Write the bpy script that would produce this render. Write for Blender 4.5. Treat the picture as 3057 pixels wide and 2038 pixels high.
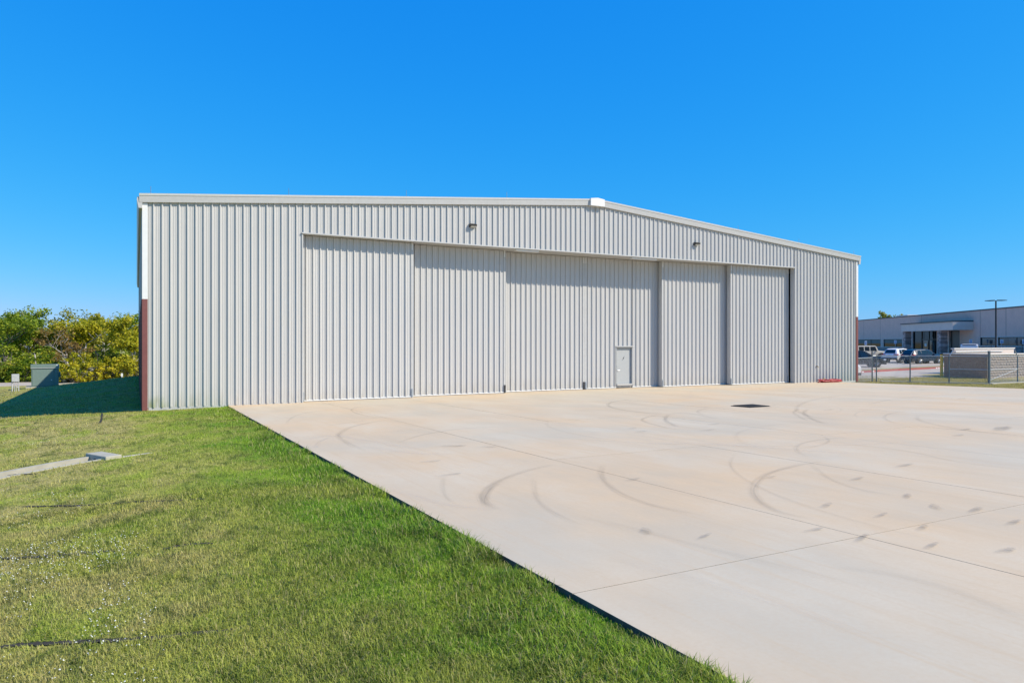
import bpy, bmesh, math, random
import numpy as np
from mathutils import Vector, Matrix
R = math.radians
scene = bpy.context.scene
for o in list(bpy.data.objects): bpy.data.objects.remove(o)
col = scene.collection

# ------------------------------------------------------------------ camera, sky, sun, exposure
# World frame: origin at the hangar's left front corner, +X along its front, +Y into it, Z up.
CAM = Vector((-0.244, -31.23, 2.64)); YAW = R(27.967); FPX = 2110.27; CX, CY = 1528.5, 1018.0
cam_d = bpy.data.cameras.new('camera'); cam = bpy.data.objects.new('camera', cam_d); col.objects.link(cam)
cam.location = CAM; cam.rotation_euler = (R(90), 0, -YAW)
cam_d.sensor_width = 36; cam_d.lens = FPX / 3057 * 36; cam_d.clip_start = 0.05; cam_d.clip_end = 3000
scene.camera = cam
SUN_EL = R(40.5); SUN_AZ = R(134.5)          # azimuth clockwise from +Y
world = bpy.data.worlds.new('World'); scene.world = world; world.use_nodes = True
wn = world.node_tree; wn.nodes.clear()
sky = wn.nodes.new('ShaderNodeTexSky'); sky.sky_type = 'NISHITA'; sky.sun_disc = False
sky.sun_elevation = SUN_EL; sky.sun_rotation = SUN_AZ
sky.altitude = 0; sky.air_density = 1.0; sky.dust_density = 0.2; sky.ozone_density = 4.0
bg = wn.nodes.new('ShaderNodeBackground'); bg.inputs['Strength'].default_value = 0.1
wo = wn.nodes.new('ShaderNodeOutputWorld')
# one colour grade for the whole sky: the photograph's film-like deep azure
sp = wn.nodes.new('ShaderNodeSeparateColor'); cb_ = wn.nodes.new('ShaderNodeCombineColor'); wn.links.new(sky.outputs[0], sp.inputs[0])
for ch, (pre, gam, gain) in enumerate(((0.154, 1.9, 2.9), (0.154, 0.62, 4.95), (0.154, 0.2, 8.3))):
    m1 = wn.nodes.new('ShaderNodeMath'); m1.operation = 'MULTIPLY'; m1.inputs[1].default_value = pre; wn.links.new(sp.outputs[ch], m1.inputs[0])
    m2 = wn.nodes.new('ShaderNodeMath'); m2.operation = 'POWER'; m2.inputs[1].default_value = gam; wn.links.new(m1.outputs[0], m2.inputs[0])
    m3 = wn.nodes.new('ShaderNodeMath'); m3.operation = 'MULTIPLY'; m3.inputs[1].default_value = gain; wn.links.new(m2.outputs[0], m3.inputs[0])
    wn.links.new(m3.outputs[0], cb_.inputs[ch])
wn.links.new(cb_.outputs[0], bg.inputs['Color']); wn.links.new(bg.outputs[0], wo.inputs['Surface'])
sun_d = bpy.data.lights.new('sun', 'SUN'); sun_d.energy = 5.0; sun_d.angle = R(0.5); sun_d.color = (1.0, 0.905, 0.76)
sun = bpy.data.objects.new('sun', sun_d); col.objects.link(sun)
to_sun = Vector((math.sin(SUN_AZ)*math.cos(SUN_EL), math.cos(SUN_AZ)*math.cos(SUN_EL), math.sin(SUN_EL)))
sun.rotation_euler = to_sun.to_track_quat('Z', 'Y').to_euler(); sun.location = (30, -30, 40)
scene.render.engine = 'CYCLES'
vs = scene.view_settings
vs.view_transform = 'Standard'; vs.look = 'None'; vs.gamma = 1.0; vs.use_curve_mapping = False; vs.exposure = 0.25

# ------------------------------------------------------------------ photo pixels -> directions
cth, sth = math.cos(YAW), math.sin(YAW)
G = 0.0184                                    # the apron falls towards the hangar
def ray(px, py):
    X = (px - CX) / FPX
    return Vector((X*cth + sth, -X*sth + cth, -(py - CY) / FPX))
def on_z(px, py, z):
    r = ray(px, py); return CAM + r * ((z - CAM.z) / r.z)
def on_y(px, py, y):
    r = ray(px, py); return CAM + r * ((y - CAM.y) / r.y)
def on_x(px, py, x):
    r = ray(px, py); return CAM + r * ((x - CAM.x) / r.x)
def on_apron(px, py):
    r = ray(px, py); return CAM + r * ((-G*CAM.y - CAM.z) / (r.z + G*r.y))
def at_Z(px, py, Z): return CAM + ray(px, py) * Z
def sstep(a, b, x):
    t = np.clip((x - a) / (b - a), 0, 1); return t*t*(3 - 2*t)
def ground_z(x, y):
    x = np.asarray(x, float); y = np.asarray(y, float)
    base = np.where(y < 0, -G*np.maximum(y, -60) - 0.05, np.maximum(-0.05 - 0.02*y, -0.55))
    base = np.where((y >= 0) & (y < 2), -0.05 + (base + 0.05) * sstep(0, 2, y), base)
    s1 = 0.01 + 0.05 * np.clip(-y / 10, 0, 1)
    s2 = np.where(y < 0, 0.06, np.clip(0.06 + 0.0026*y, 0.06, 0.119))
    zl = base + s1 * (np.clip(x, 0, 3.1) - 3.1) + s2 * np.clip(x, -11, 0)
    far = sstep(44, 56, y)
    zl = zl * (1 - far) + np.minimum(zl, -1.95) * far
    zl = zl - 0.5 * sstep(56, 110, y)
    # a little unevenness in the lawn
    zl = zl + 0.018 * np.sin(x*1.3 + 0.7*y) * np.sin(y*0.9 - 0.4*x) * (1 - sstep(0.0, 2.6, x))
    r = 0.88*x + 0.47*y
    zr = np.interp(r, [30, 50, 60, 85, 121, 200], [-0.24, -0.24, -0.12, 0.08, 0.7, 0.8])
    zmid = np.where(y < 0, -G*np.maximum(y, -60) - 0.13, -0.2)
    k = sstep(40.0, 46.5, x)
    zrr = zmid * (1 - k) + zr * k
    inmid = x > 3.1
    z = np.where(inmid, np.where(x > 40, zrr, zmid), zl)
    # behind the hangar blend across its hidden width
    back = sstep(0, 42, x)
    z = np.where((y > 2) & (x > 0) & (x < 46), zl * (1 - back) + zr * back - 0.15, z)
    return z
def gz(x, y): return float(ground_z(x, y))

# ------------------------------------------------------------------ mesh helpers
class MB:
    def __init__(s): s.v = []; s.f = []; s.m = []; s.uv = None
    def add(s, verts, faces, mi=0):
        n = len(s.v); s.v.extend([tuple(p) for p in verts]); s.f.extend([tuple(n + i for i in f) for f in faces]); s.m.extend([mi]*len(faces)); return s
    def box(s, x0, x1, y0, y1, z0, z1, mi=0, M=None):
        p = [(x0,y0,z0),(x1,y0,z0),(x1,y1,z0),(x0,y1,z0),(x0,y0,z1),(x1,y0,z1),(x1,y1,z1),(x0,y1,z1)]
        if M is not None: p = [M @ Vector(q) for q in p]
        return s.add(p, [(3,2,1,0),(4,5,6,7),(0,1,5,4),(1,2,6,5),(2,3,7,6),(3,0,4,7)], mi)
    def bevbox(s, x0, x1, y0, y1, z0, z1, b=0.02, mi=0, M=None):
        bm = bmesh.new(); bmesh.ops.create_cube(bm, size=1)
        for v in bm.verts: v.co = Vector(((x0+x1)/2 + v.co.x*(x1-x0), (y0+y1)/2 + v.co.y*(y1-y0), (z0+z1)/2 + v.co.z*(z1-z0)))
        bmesh.ops.bevel(bm, geom=bm.edges[:], offset=b, segments=1, affect='EDGES')
        bm.verts.index_update()
        vv = [v.co.copy() for v in bm.verts]
        if M is not None: vv = [M @ q for q in vv]
        s.add(vv, [[v.index for v in f.verts] for f in bm.faces], mi); bm.free(); return s
    def prism(s, poly, axis, a, b, mi=0):
        # poly: 2-D points in the plane across `axis`, extruded from a to b
        n = len(poly)
        def P(q, t):
            if axis == 'x': return (t, q[0], q[1])
            if axis == 'y': return (q[0], t, q[1])
            return (q[0], q[1], t)
        vv = [P(q, a) for q in poly] + [P(q, b) for q in poly]
        ff = [tuple(range(n)), tuple(range(2*n-1, n-1, -1))] + [(i, n+i, n+(i+1) % n, (i+1) % n) for i in range(n)]
        return s.add(vv, ff, mi)
    def tube(s, p0, p1, r0, r1=None, n=8, mi=0, cap=True):
        p0, p1 = Vector(p0), Vector(p1); r1 = r0 if r1 is None else r1
        d = (p1 - p0)
        if d.length < 1e-6: return s
        d.normalize(); a = d.orthogonal().normalized(); b = d.cross(a)
        vv = []
        for p, r in ((p0, r0), (p1, r1)):
            for i in range(n):
                t = 2*math.pi*i/n; vv.append(p + a*(r*math.cos(t)) + b*(r*math.sin(t)))
        ff = [(i, (i+1) % n, n+(i+1) % n, n+i) for i in range(n)]
        if cap: ff += [tuple(range(n-1, -1, -1)), tuple(range(n, 2*n))]
        return s.add(vv, ff, mi)
    def path(s, pts, r, n=8, mi=0):
        pts = [Vector(p) for p in pts]; rings = []
        for i, p in enumerate(pts):
            d = (pts[min(i+1, len(pts)-1)] - pts[max(i-1, 0)]).normalized()
            up = Vector((0, 0, 1)) if abs(d.z) < 0.9 else Vector((1, 0, 0))
            a = d.cross(up).normalized(); b = a.cross(d); rr = r[i] if isinstance(r, (list, tuple)) else r
            rings.append([p + a*(rr*math.cos(2*math.pi*k/n)) + b*(rr*math.sin(2*math.pi*k/n)) for k in range(n)])
        vv = [q for ring in rings for q in ring]; ff = []
        for i in range(len(pts)-1):
            for k in range(n): ff.append((i*n+k, i*n+(k+1) % n, (i+1)*n+(k+1) % n, (i+1)*n+k))
        ff += [tuple(range(n-1, -1, -1)), tuple(range((len(pts)-1)*n, len(pts)*n))]
        return s.add(vv, ff, mi)
    def mesh(s, name, mats, smooth=False):
        me = bpy.data.meshes.new(name); me.from_pydata([tuple(p) for p in s.v], [], s.f)
        mats = mats if isinstance(mats, (list, tuple)) else [mats]
        for m in mats: me.materials.append(m)
        if len(mats) > 1: me.polygons.foreach_set('material_index', s.m)
        if smooth: me.polygons.foreach_set('use_smooth', [True]*len(me.polygons))
        me.update(); return me
    def build(s, name, mats, parent=None, smooth=False):
        return link(name, s.mesh(name, mats, smooth), parent)
def link(name, me, parent=None):
    o = bpy.data.objects.new(name, me); col.objects.link(o)
    if parent is not None: o.parent = parent
    return o
def tag(o, label=None, cat=None, group=None, kind=None):
    if label: o['label'] = label
    if cat: o['category'] = cat
    if group: o['group'] = group
    if kind: o['kind'] = kind
    return o
def empty(name, loc=(0,0,0), rz=0):
    o = bpy.data.objects.new(name, None); col.objects.link(o); o.location = loc; o.rotation_euler = (0, 0, rz); o.empty_display_size = 0.3
    return o
def recalc(me):
    bm = bmesh.new(); bm.from_mesh(me); bmesh.ops.recalc_face_normals(bm, faces=bm.faces[:]); bm.to_mesh(me); bm.free()

# ------------------------------------------------------------------ materials
class NT:
    def __init__(s, name):
        s.m = bpy.data.materials.new(name); s.m.use_nodes = True; s.t = s.m.node_tree; s.t.nodes.clear()
        s.out = s.t.nodes.new('ShaderNodeOutputMaterial'); s.bs = s.t.nodes.new('ShaderNodeBsdfPrincipled')
        s.t.links.new(s.bs.outputs[0], s.out.inputs['Surface'])
        g = s.t.nodes.new('ShaderNodeNewGeometry'); s.pos = g.outputs['Position']
    def n(s, typ, **kw):
        nd = s.t.nodes.new(typ)
        for k, v in kw.items():
            if k in nd.inputs: s.set(nd.inputs[k], v)
            else: setattr(nd, k, v)
        return nd
    def set(s, inp, v):
        if isinstance(v, bpy.types.NodeSocket): s.t.links.new(v, inp)
        else: inp.default_value = v
    def math(s, op, a, b=None, c=None, clamp=False):
        nd = s.t.nodes.new('ShaderNodeMath'); nd.operation = op; nd.use_clamp = clamp
        s.set(nd.inputs[0], a)
        if b is not None: s.set(nd.inputs[1], b)
        if c is not None: s.set(nd.inputs[2], c)
        return nd.outputs[0]
    def scalev(s, v, sc):
        nd = s.t.nodes.new('ShaderNodeVectorMath'); nd.operation = 'MULTIPLY'; s.set(nd.inputs[0], v); nd.inputs[1].default_value = sc
        return nd.outputs[0]
    def noise(s, scale, detail=3, rough=0.5, vec=None, stretch=None, dist=0.0):
        nd = s.t.nodes.new('ShaderNodeTexNoise'); nd.inputs['Scale'].default_value = scale; nd.inputs['Detail'].default_value = detail
        nd.inputs['Roughness'].default_value = rough; nd.inputs['Distortion'].default_value = dist
        v = vec or s.pos
        if stretch: v = s.scalev(v, stretch)
        s.t.links.new(v, nd.inputs['Vector']); return nd.outputs['Fac']
    def ramp(s, fac, stops, interp='LINEAR'):
        nd = s.t.nodes.new('ShaderNodeValToRGB'); nd.color_ramp.interpolation = interp; s.set(nd.inputs[0], fac)
        e = nd.color_ramp.elements
        while len(e) < len(stops): e.new(0.5)
        for el, (p, c) in zip(e, stops):
            el.position = p; el.color = (*c, 1) if len(c) == 3 else c
        return nd.outputs['Color']
    def mix(s, fac, a, b, mode='MIX'):
        nd = s.t.nodes.new('ShaderNodeMix'); nd.data_type = 'RGBA'; nd.blend_type = mode
        s.set(nd.inputs[0], fac)
        for i, v in ((6, a), (7, b)):
            if isinstance(v, bpy.types.NodeSocket): s.t.links.new(v, nd.inputs[i])
            else: nd.inputs[i].default_value = (*v, 1)
        return nd.outputs[2]
    def mr(s, v, a, b, c=0.0, d=1.0):
        nd = s.t.nodes.new('ShaderNodeMapRange'); s.set(nd.inputs[0], v)
        for i, q in zip((1, 2, 3, 4), (a, b, c, d)): nd.inputs[i].default_value = q
        return nd.outputs[0]
    def bump(s, h, strength=0.3, dist=0.01):
        nd = s.t.nodes.new('ShaderNodeBump'); nd.inputs['Strength'].default_value = strength; nd.inputs['Distance'].default_value = dist
        s.t.links.new(h, nd.inputs['Height']); s.t.links.new(nd.outputs[0], s.bs.inputs['Normal'])
    def fin(s, color=None, rough=0.6, metal=0.0, spec=None):
        if color is not None: s.set(s.bs.inputs['Base Color'], color if isinstance(color, bpy.types.NodeSocket) else (*color, 1))
        s.set(s.bs.inputs['Roughness'], rough); s.bs.inputs['Metallic'].default_value = metal
        if spec is not None: s.bs.inputs['Specular IOR Level'].default_value = spec
        return s.m
M = {}
def plain(name, c, rough=0.6, metal=0.0, var=0.12, scale=6.0, spec=None):
    t = NT(name); f = t.noise(scale, 4, 0.6)
    cc = t.mix(t.mr(f, 0.3, 0.7), tuple(x*(1-var) for x in c), tuple(min(1, x*(1+var)) for x in c))
    M[name] = t.fin(cc, rough, metal, spec); return M[name]
def siding(name, c):
    t = NT(name)
    st = t.noise(1.0, 4, 0.6, stretch=(9, 9, 0.35)); big = t.noise(0.35, 2)
    cc = t.mix(t.mr(st, 0.3, 0.75), tuple(x*0.93 for x in c), c)
    cc = t.mix(t.mr(big, 0.3, 0.7, 0, 0.5), cc, tuple(x*0.9 for x in c))
    sep = t.n('ShaderNodeSeparateXYZ'); t.t.links.new(t.pos, sep.inputs[0])
    splash = t.math('MULTIPLY', t.mr(sep.outputs['Z'], 0.75, 0.0), t.mr(t.noise(2.2, 4, 0.6, stretch=(3, 3, 0.6)), 0.42, 0.7))
    cc = t.mix(t.math('MULTIPLY', splash, 0.55), cc, (0.36, 0.32, 0.25))
    moss = t.math('MULTIPLY', t.mr(sep.outputs['X'], 2.6, 0.2), t.mr(sep.outputs['Z'], 0.55, -0.05))
    moss = t.math('MULTIPLY', moss, t.mr(t.noise(5, 3, stretch=(1, 1, 0.25)), 0.4, 0.6))
    cc = t.mix(t.math('MULTIPLY', moss, 0.9, clamp=True), cc, (0.22, 0.27, 0.08))
    t.bump(t.noise(2.4, 2, stretch=(1, 1, 0.3)), 0.12, 0.02)
    M[name] = t.fin(cc, 0.42, 0.0, 0.45); return M[name]
siding('siding', (0.54, 0.53, 0.505))
siding('door_siding', (0.555, 0.545, 0.52))
plain('white_trim', (0.72, 0.72, 0.70), 0.4, var=0.03)
plain('trim_grey', (0.47, 0.465, 0.445), 0.45, var=0.05)
plain('maroon', (0.20, 0.07, 0.062), 0.45, var=0.08)
plain('roof_metal', (0.7, 0.7, 0.68), 0.4, var=0.04)
plain('dark_gap', (0.03, 0.03, 0.032), 0.8)
plain('door_paint', (0.40, 0.41, 0.40), 0.4, var=0.03)
plain('steel', (0.55, 0.56, 0.58), 0.3, 0.9, var=0.05)
plain('galvanised', (0.42, 0.45, 0.47), 0.45, 0.6, var=0.1)
plain('fence_post', (0.17, 0.20, 0.21), 0.45, 0.5, var=0.1)
plain('bronze', (0.035, 0.032, 0.03), 0.5)
plain('black_paint', (0.012, 0.013, 0.015), 0.45)
plain('lens', (0.6, 0.6, 0.55), 0.2)
plain('brass', (0.45, 0.33, 0.12), 0.35, 0.7)
plain('red_hose', (0.33, 0.02, 0.02), 0.45, var=0.25)
plain('box_green', (0.17, 0.235, 0.205), 0.45, var=0.06)
plain('pale_concrete', (0.40, 0.375, 0.29), 0.85, var=0.15, scale=3)
plain('meter_grey', (0.46, 0.47, 0.48), 0.45)
plain('soil', (0.035, 0.028, 0.018), 0.95, var=0.4)
plain('iron', (0.02, 0.02, 0.02), 0.6, 0.3)
plain('stucco', (0.66, 0.47, 0.385), 0.9, var=0.06, scale=1.2)
plain('stucco_light', (0.66, 0.56, 0.48), 0.9, var=0.05, scale=1.2)
plain('stone', (0.34, 0.235, 0.2), 0.85, var=0.35, scale=2)
plain('stone_pale', (0.5, 0.38, 0.335), 0.85, var=0.3, scale=2)
plain('coping', (0.04, 0.05, 0.06), 0.5)
plain('frame_dark', (0.015, 0.017, 0.02), 0.4)
plain('glass_dark', (0.006, 0.009, 0.011), 0.05, var=0.3, scale=0.4, spec=0.15)
plain('glass_blue', (0.02, 0.06, 0.075), 0.08, var=0.3, scale=0.4, spec=0.5)
plain('blind', (0.10, 0.13, 0.12), 0.6)
plain('block_brown', (0.36, 0.24, 0.175), 0.9, var=0.12, scale=3)
plain('block_face', (0.31, 0.25, 0.19), 0.95, var=0.22, scale=9)
plain('cap_white', (0.66, 0.63, 0.57), 0.7, var=0.05)
plain('yellow', (0.80, 0.46, 0.03), 0.5)
plain('red_kerb', (0.36, 0.075, 0.06), 0.7, var=0.15)
plain('sign_white', (0.75, 0.76, 0.76), 0.4)
plain('sign_blue', (0.02, 0.10, 0.40), 0.4)
plain('tyre', (0.012, 0.012, 0.013), 0.8)
plain('rim', (0.45, 0.46, 0.48), 0.3, 0.8)
plain('car_glass', (0.01, 0.016, 0.02), 0.05, spec=0.9)
plain('plastic', (0.02, 0.02, 0.022), 0.6)
plain('tail_red', (0.4, 0.01, 0.015), 0.25)
plain('amber', (0.7, 0.22, 0.05), 0.3)
plain('clear_lamp', (0.65, 0.67, 0.7), 0.15)
plain('plate', (0.55, 0.52, 0.42), 0.5)
plain('bark', (0.17, 0.15, 0.125), 0.9, var=0.35, scale=5)
plain('bark_pale', (0.42, 0.39, 0.35), 0.9, var=0.25, scale=5)
plain('petal', (0.62, 0.62, 0.56), 0.6, var=0.03)
def carpaint(name, c, metal=0.3):
    t = NT(name); t.bs.inputs['Coat Weight'].default_value = 0.15; t.bs.inputs['Coat Roughness'].default_value = 0.1
    f = t.noise(40, 2); cc = t.mix(f, tuple(x*0.95 for x in c), c); M[name] = t.fin(cc, 0.25, metal, 0.2)
carpaint('paint_white', (0.72, 0.73, 0.74), 0.0); carpaint('paint_blue', (0.018, 0.042, 0.075), 0.0); carpaint('paint_black', (0.010, 0.016, 0.022), 0.0); carpaint('paint_tan', (0.48, 0.45, 0.38), 0.0)

def concrete(name, warm, cool):
    t = NT(name)
    a = t.noise(0.16, 4, 0.6, dist=0.4); b = t.noise(0.7, 5, 0.65, stretch=(1, 0.45, 1)); c = t.noise(26, 3, 0.6); d = t.noise(1.0, 4, 0.65, stretch=(7, 0.22, 1))
    cc = t.mix(t.mr(a, 0.36, 0.62), warm, cool)
    cc = t.mix(t.mr(b, 0.48, 0.68, 0, 0.6), cc, tuple(x*1.16 for x in cool))
    cc = t.mix(t.mr(b, 0.48, 0.25, 0, 0.5), cc, tuple(x*0.85 for x in cool))
    cc = t.mix(t.mr(d, 0.52, 0.72, 0, 0.4), cc, tuple(x*0.86 for x in warm))
    cc = t.mix(t.mr(c, 0.35, 0.7, 0, 0.22), cc, tuple(x*0.8 for x in warm))
    oi = t.n('ShaderNodeObjectInfo')
    cc = t.mix(t.mr(oi.outputs['Random'], 0, 1, 0.0, 0.13), cc, tuple(x*0.75 for x in warm))
    t.bump(t.noise(60, 2, stretch=(1, 4, 1)), 0.15, 0.003)
    M[name] = t.fin(cc, 0.82, 0, 0.3); return M[name]
concrete('concrete', (0.62, 0.46, 0.285), (0.525, 0.46, 0.345))
plain('joint_filler', (0.13, 0.11, 0.09), 0.9)
plain('slab_side', (0.10, 0.085, 0.065), 0.95, var=0.4, scale=4)
concrete('road_concrete', (0.47, 0.39, 0.30), (0.47, 0.41, 0.335))

def lawn_color(t):
    """colour of the turf itself: lush along the slab edge, drier and yellower to the left, with tan and dark patches"""
    p = t.scalev(t.pos, (1, 1, 0))
    sep = t.n('ShaderNodeSeparateXYZ'); t.t.links.new(t.pos, sep.inputs[0])
    big = t.noise(0.33, 3, 0.6, vec=p, dist=0.6); mid = t.noise(1.5, 4, 0.6, vec=p); fine = t.noise(9, 3, 0.6, vec=p)
    lush = t.mr(sep.outputs['X'], -1.3, 2.9)
    lush = t.math('ADD', t.math('MULTIPLY', lush, 0.75), t.math('MULTIPLY', t.math('SUBTRACT', big, 0.5), 1.7))
    lush = t.math('ADD', lush, t.math('MULTIPLY', t.math('SUBTRACT', mid, 0.5), 0.7))
    cc = t.ramp(lush, [(0.0, (0.70, 0.60, 0.21)), (0.25, (0.60, 0.60, 0.12)), (0.5, (0.38, 0.46, 0.06)), (0.75, (0.24, 0.47, 0.02)), (1.0, (0.16, 0.40, 0.012))])
    dry = t.math('MULTIPLY', t.mr(t.noise(0.8, 4, 0.6, vec=p, dist=0.5), 0.55, 0.7), t.mr(sep.outputs['X'], 1.2, -0.8, 0.15, 1.0))
    cc = t.mix(t.math('MULTIPLY', dry, 0.75), cc, (0.33, 0.255, 0.115))
    cc = t.mix(t.mr(fine, 0.55, 0.3, 0, 0.4), cc, (0.07, 0.12, 0.015))
    clump = t.noise(2.6, 4, 0.65, vec=t.scalev(t.pos, (1, 0.55, 0)), dist=0.8); cc = t.mix(t.mr(clump, 0.5, 0.66, 0, 0.78), cc, (0.06, 0.12, 0.012))
    fresh = t.noise(0.62, 3, 0.55, vec=t.scalev(t.pos, (1, 0.7, 0)), dist=1.0); cc = t.mix(t.mr(fresh, 0.52, 0.64, 0, 0.6), cc, (0.42, 0.58, 0.04))
    tan = t.mr(sep.outputs['X'], 40.5, 44)
    cc = t.mix(t.math('MULTIPLY', tan, 0.92), cc, (0.56, 0.44, 0.18))
    return cc
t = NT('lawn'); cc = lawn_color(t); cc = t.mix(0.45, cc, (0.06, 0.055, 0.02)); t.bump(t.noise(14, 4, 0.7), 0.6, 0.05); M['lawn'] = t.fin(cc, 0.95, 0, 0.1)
def leafmat(name, cc_fn, rough=0.55, trans=0.35):
    t = NT(name); cc = cc_fn(t); t.fin(cc, rough, 0, 0.25)
    tr = t.n('ShaderNodeBsdfTranslucent'); t.t.links.new(cc, tr.inputs['Color'])
    mx = t.n('ShaderNodeMixShader'); mx.inputs[0].default_value = trans
    t.t.links.new(t.bs.outputs[0], mx.inputs[1]); t.t.links.new(tr.outputs[0], mx.inputs[2]); t.t.links.new(mx.outputs[0], t.out.inputs['Surface'])
    M[name] = t.m
def blade_col(t):
    cc = lawn_color(t); at = t.n('ShaderNodeAttribute', attribute_name='rnd')
    cc = t.mix(t.mr(at.outputs['Fac'], 0.0, 1.0, 0.0, 0.6), cc, (0.40, 0.45, 0.07))
    cc = t.mix(t.mr(at.outputs['Fac'], 0.80, 0.86, 0.0, 0.75), cc, (0.58, 0.48, 0.23))
    vary = t.mr(t.math('FRACT', t.math('MULTIPLY', at.outputs['Fac'], 37.7)), 0, 1, 0.0, 0.75)     # blades differ: old dark ones and fresh pale ones
    cc = t.mix(vary, cc, t.mix(1.0, cc, (0.42, 0.45, 0.4), 'MULTIPLY'))
    return cc
leafmat('grass_blade', blade_col, 0.6, 0.35)
def foliage(name, stops):
    def fn(t):
        at = t.n('ShaderNodeAttribute', attribute_name='rnd'); return t.ramp(at.outputs['Fac'], stops)
    leafmat(name, fn, 0.5, 0.4)
foliage('leaf_green', [(0, (0.075, 0.15, 0.011)), (0.5, (0.23, 0.31, 0.018)), (1, (0.43, 0.44, 0.03))])
foliage('leaf_yellow', [(0, (0.17, 0.20, 0.011)), (0.5, (0.46, 0.43, 0.02)), (1, (0.68, 0.55, 0.04))])
foliage('leaf_olive', [(0, (0.085, 0.12, 0.012)), (0.5, (0.28, 0.29, 0.022)), (1, (0.5, 0.43, 0.05))])
foliage('leaf_rust', [(0, (0.12, 0.075, 0.02)), (0.5, (0.24, 0.15, 0.03)), (1, (0.30, 0.2, 0.05))])
foliage('leaf_pale', [(0, (0.24, 0.24, 0.13)), (0.5, (0.42, 0.41, 0.28)), (1, (0.6, 0.58, 0.45))])

def decal(name, c, amax, streak=True):
    t = NT(name); uv = t.n('ShaderNodeUVMap'); sep = t.n('ShaderNodeSeparateXYZ'); t.t.links.new(uv.outputs[0], sep.inputs[0])
    u, v = sep.outputs[0], sep.outputs[1]
    if streak:      # v runs across the tread, u along it in metres
        d = t.math('ABSOLUTE', t.math('SUBTRACT', v, 0.5)); prof = t.mr(d, 0.5, 0.12)
        cmb = t.n('ShaderNodeCombineXYZ'); t.set(cmb.inputs[0], t.math('MULTIPLY', u, 0.5)); t.set(cmb.inputs[1], t.math('MULTIPLY', v, 5.0))
        nz = t.n('ShaderNodeTexNoise'); nz.inputs['Scale'].default_value = 1.6; nz.inputs['Detail'].default_value = 4; t.t.links.new(cmb.outputs[0], nz.inputs['Vector'])
        at = t.n('ShaderNodeAttribute', attribute_name='fade')
        a = t.math('MULTIPLY', t.math('MULTIPLY', prof, t.mr(nz.outputs['Fac'], 0.32, 0.68, 0.1, 1.0)), at.outputs['Fac'])
    else:
        cx = t.math('SUBTRACT', u, 0.5); cy = t.math('SUBTRACT', v, 0.5)
        rr = t.math('SQRT', t.math('ADD', t.math('MULTIPLY', cx, cx), t.math('MULTIPLY', cy, cy)))
        rr = t.math('ADD', rr, t.math('MULTIPLY', t.math('SUBTRACT', t.noise(5.0, 5, 0.7), 0.5), 0.8))
        a = t.math('MULTIPLY', t.mr(rr, 0.42, 0.25), t.mr(t.noise(9, 3), 0.3, 0.6, 0.55, 1.0))
    if not streak: a = t.math('MULTIPLY', a, t.mr(u, 0.1, 0.75, 0.25, 1.0))
    a = t.math('MULTIPLY', a, amax, clamp=True)
    t.fin(c, 0.8, 0, 0.2); tr = t.n('ShaderNodeBsdfTransparent'); mx = t.n('ShaderNodeMixShader')
    t.t.links.new(a, mx.inputs[0]); t.t.links.new(tr.outputs[0], mx.inputs[1]); t.t.links.new(t.bs.outputs[0], mx.inputs[2]); t.t.links.new(mx.outputs[0], t.out.inputs['Surface'])
    M[name] = t.m
decal('tyre_rubber', (0.17, 0.155, 0.14), 0.36); decal('tyre_pale', (0.66, 0.58, 0.49), 0.4); decal('oil', (0.21, 0.185, 0.16), 0.36, False)

# ------------------------------------------------------------------ ground
def axis(spans):
    out = []
    for a, b, n in spans: out += list(np.linspace(a, b, n, endpoint=False))
    return np.array(out + [spans[-1][1]])
xs = axis([(-900, -60, 12), (-60, -14, 16), (-14, 3.1, 58), (3.1, 40.04, 10), (40.04, 62, 40), (62, 140, 26), (140, 900, 14)])
ys = axis([(-300, -46, 8), (-46, -28, 16), (-28, 10, 90), (10, 64, 54), (64, 130, 14), (130, 900, 12)])
XX, YY = np.meshgrid(xs, ys); ZZ = ground_z(XX, YY)
nx, ny = len(xs), len(ys)
# the flume is a real trench in the lawn
FL_A = Vector((-1.05, -13.35, 0)); 
vv = np.stack([XX.ravel(), YY.ravel(), ZZ.ravel()], 1)
idx = np.arange(nx*ny).reshape(ny, nx)
quads = np.stack([idx[:-1,:-1].ravel(), idx[:-1,1:].ravel(), idx[1:,1:].ravel(), idx[1:,:-1].ravel()], 1)
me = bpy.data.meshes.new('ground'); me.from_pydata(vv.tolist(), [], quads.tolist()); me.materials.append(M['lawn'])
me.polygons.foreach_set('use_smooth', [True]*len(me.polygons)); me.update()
ground_me = me; tag(link('ground', me), kind='structure')

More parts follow.
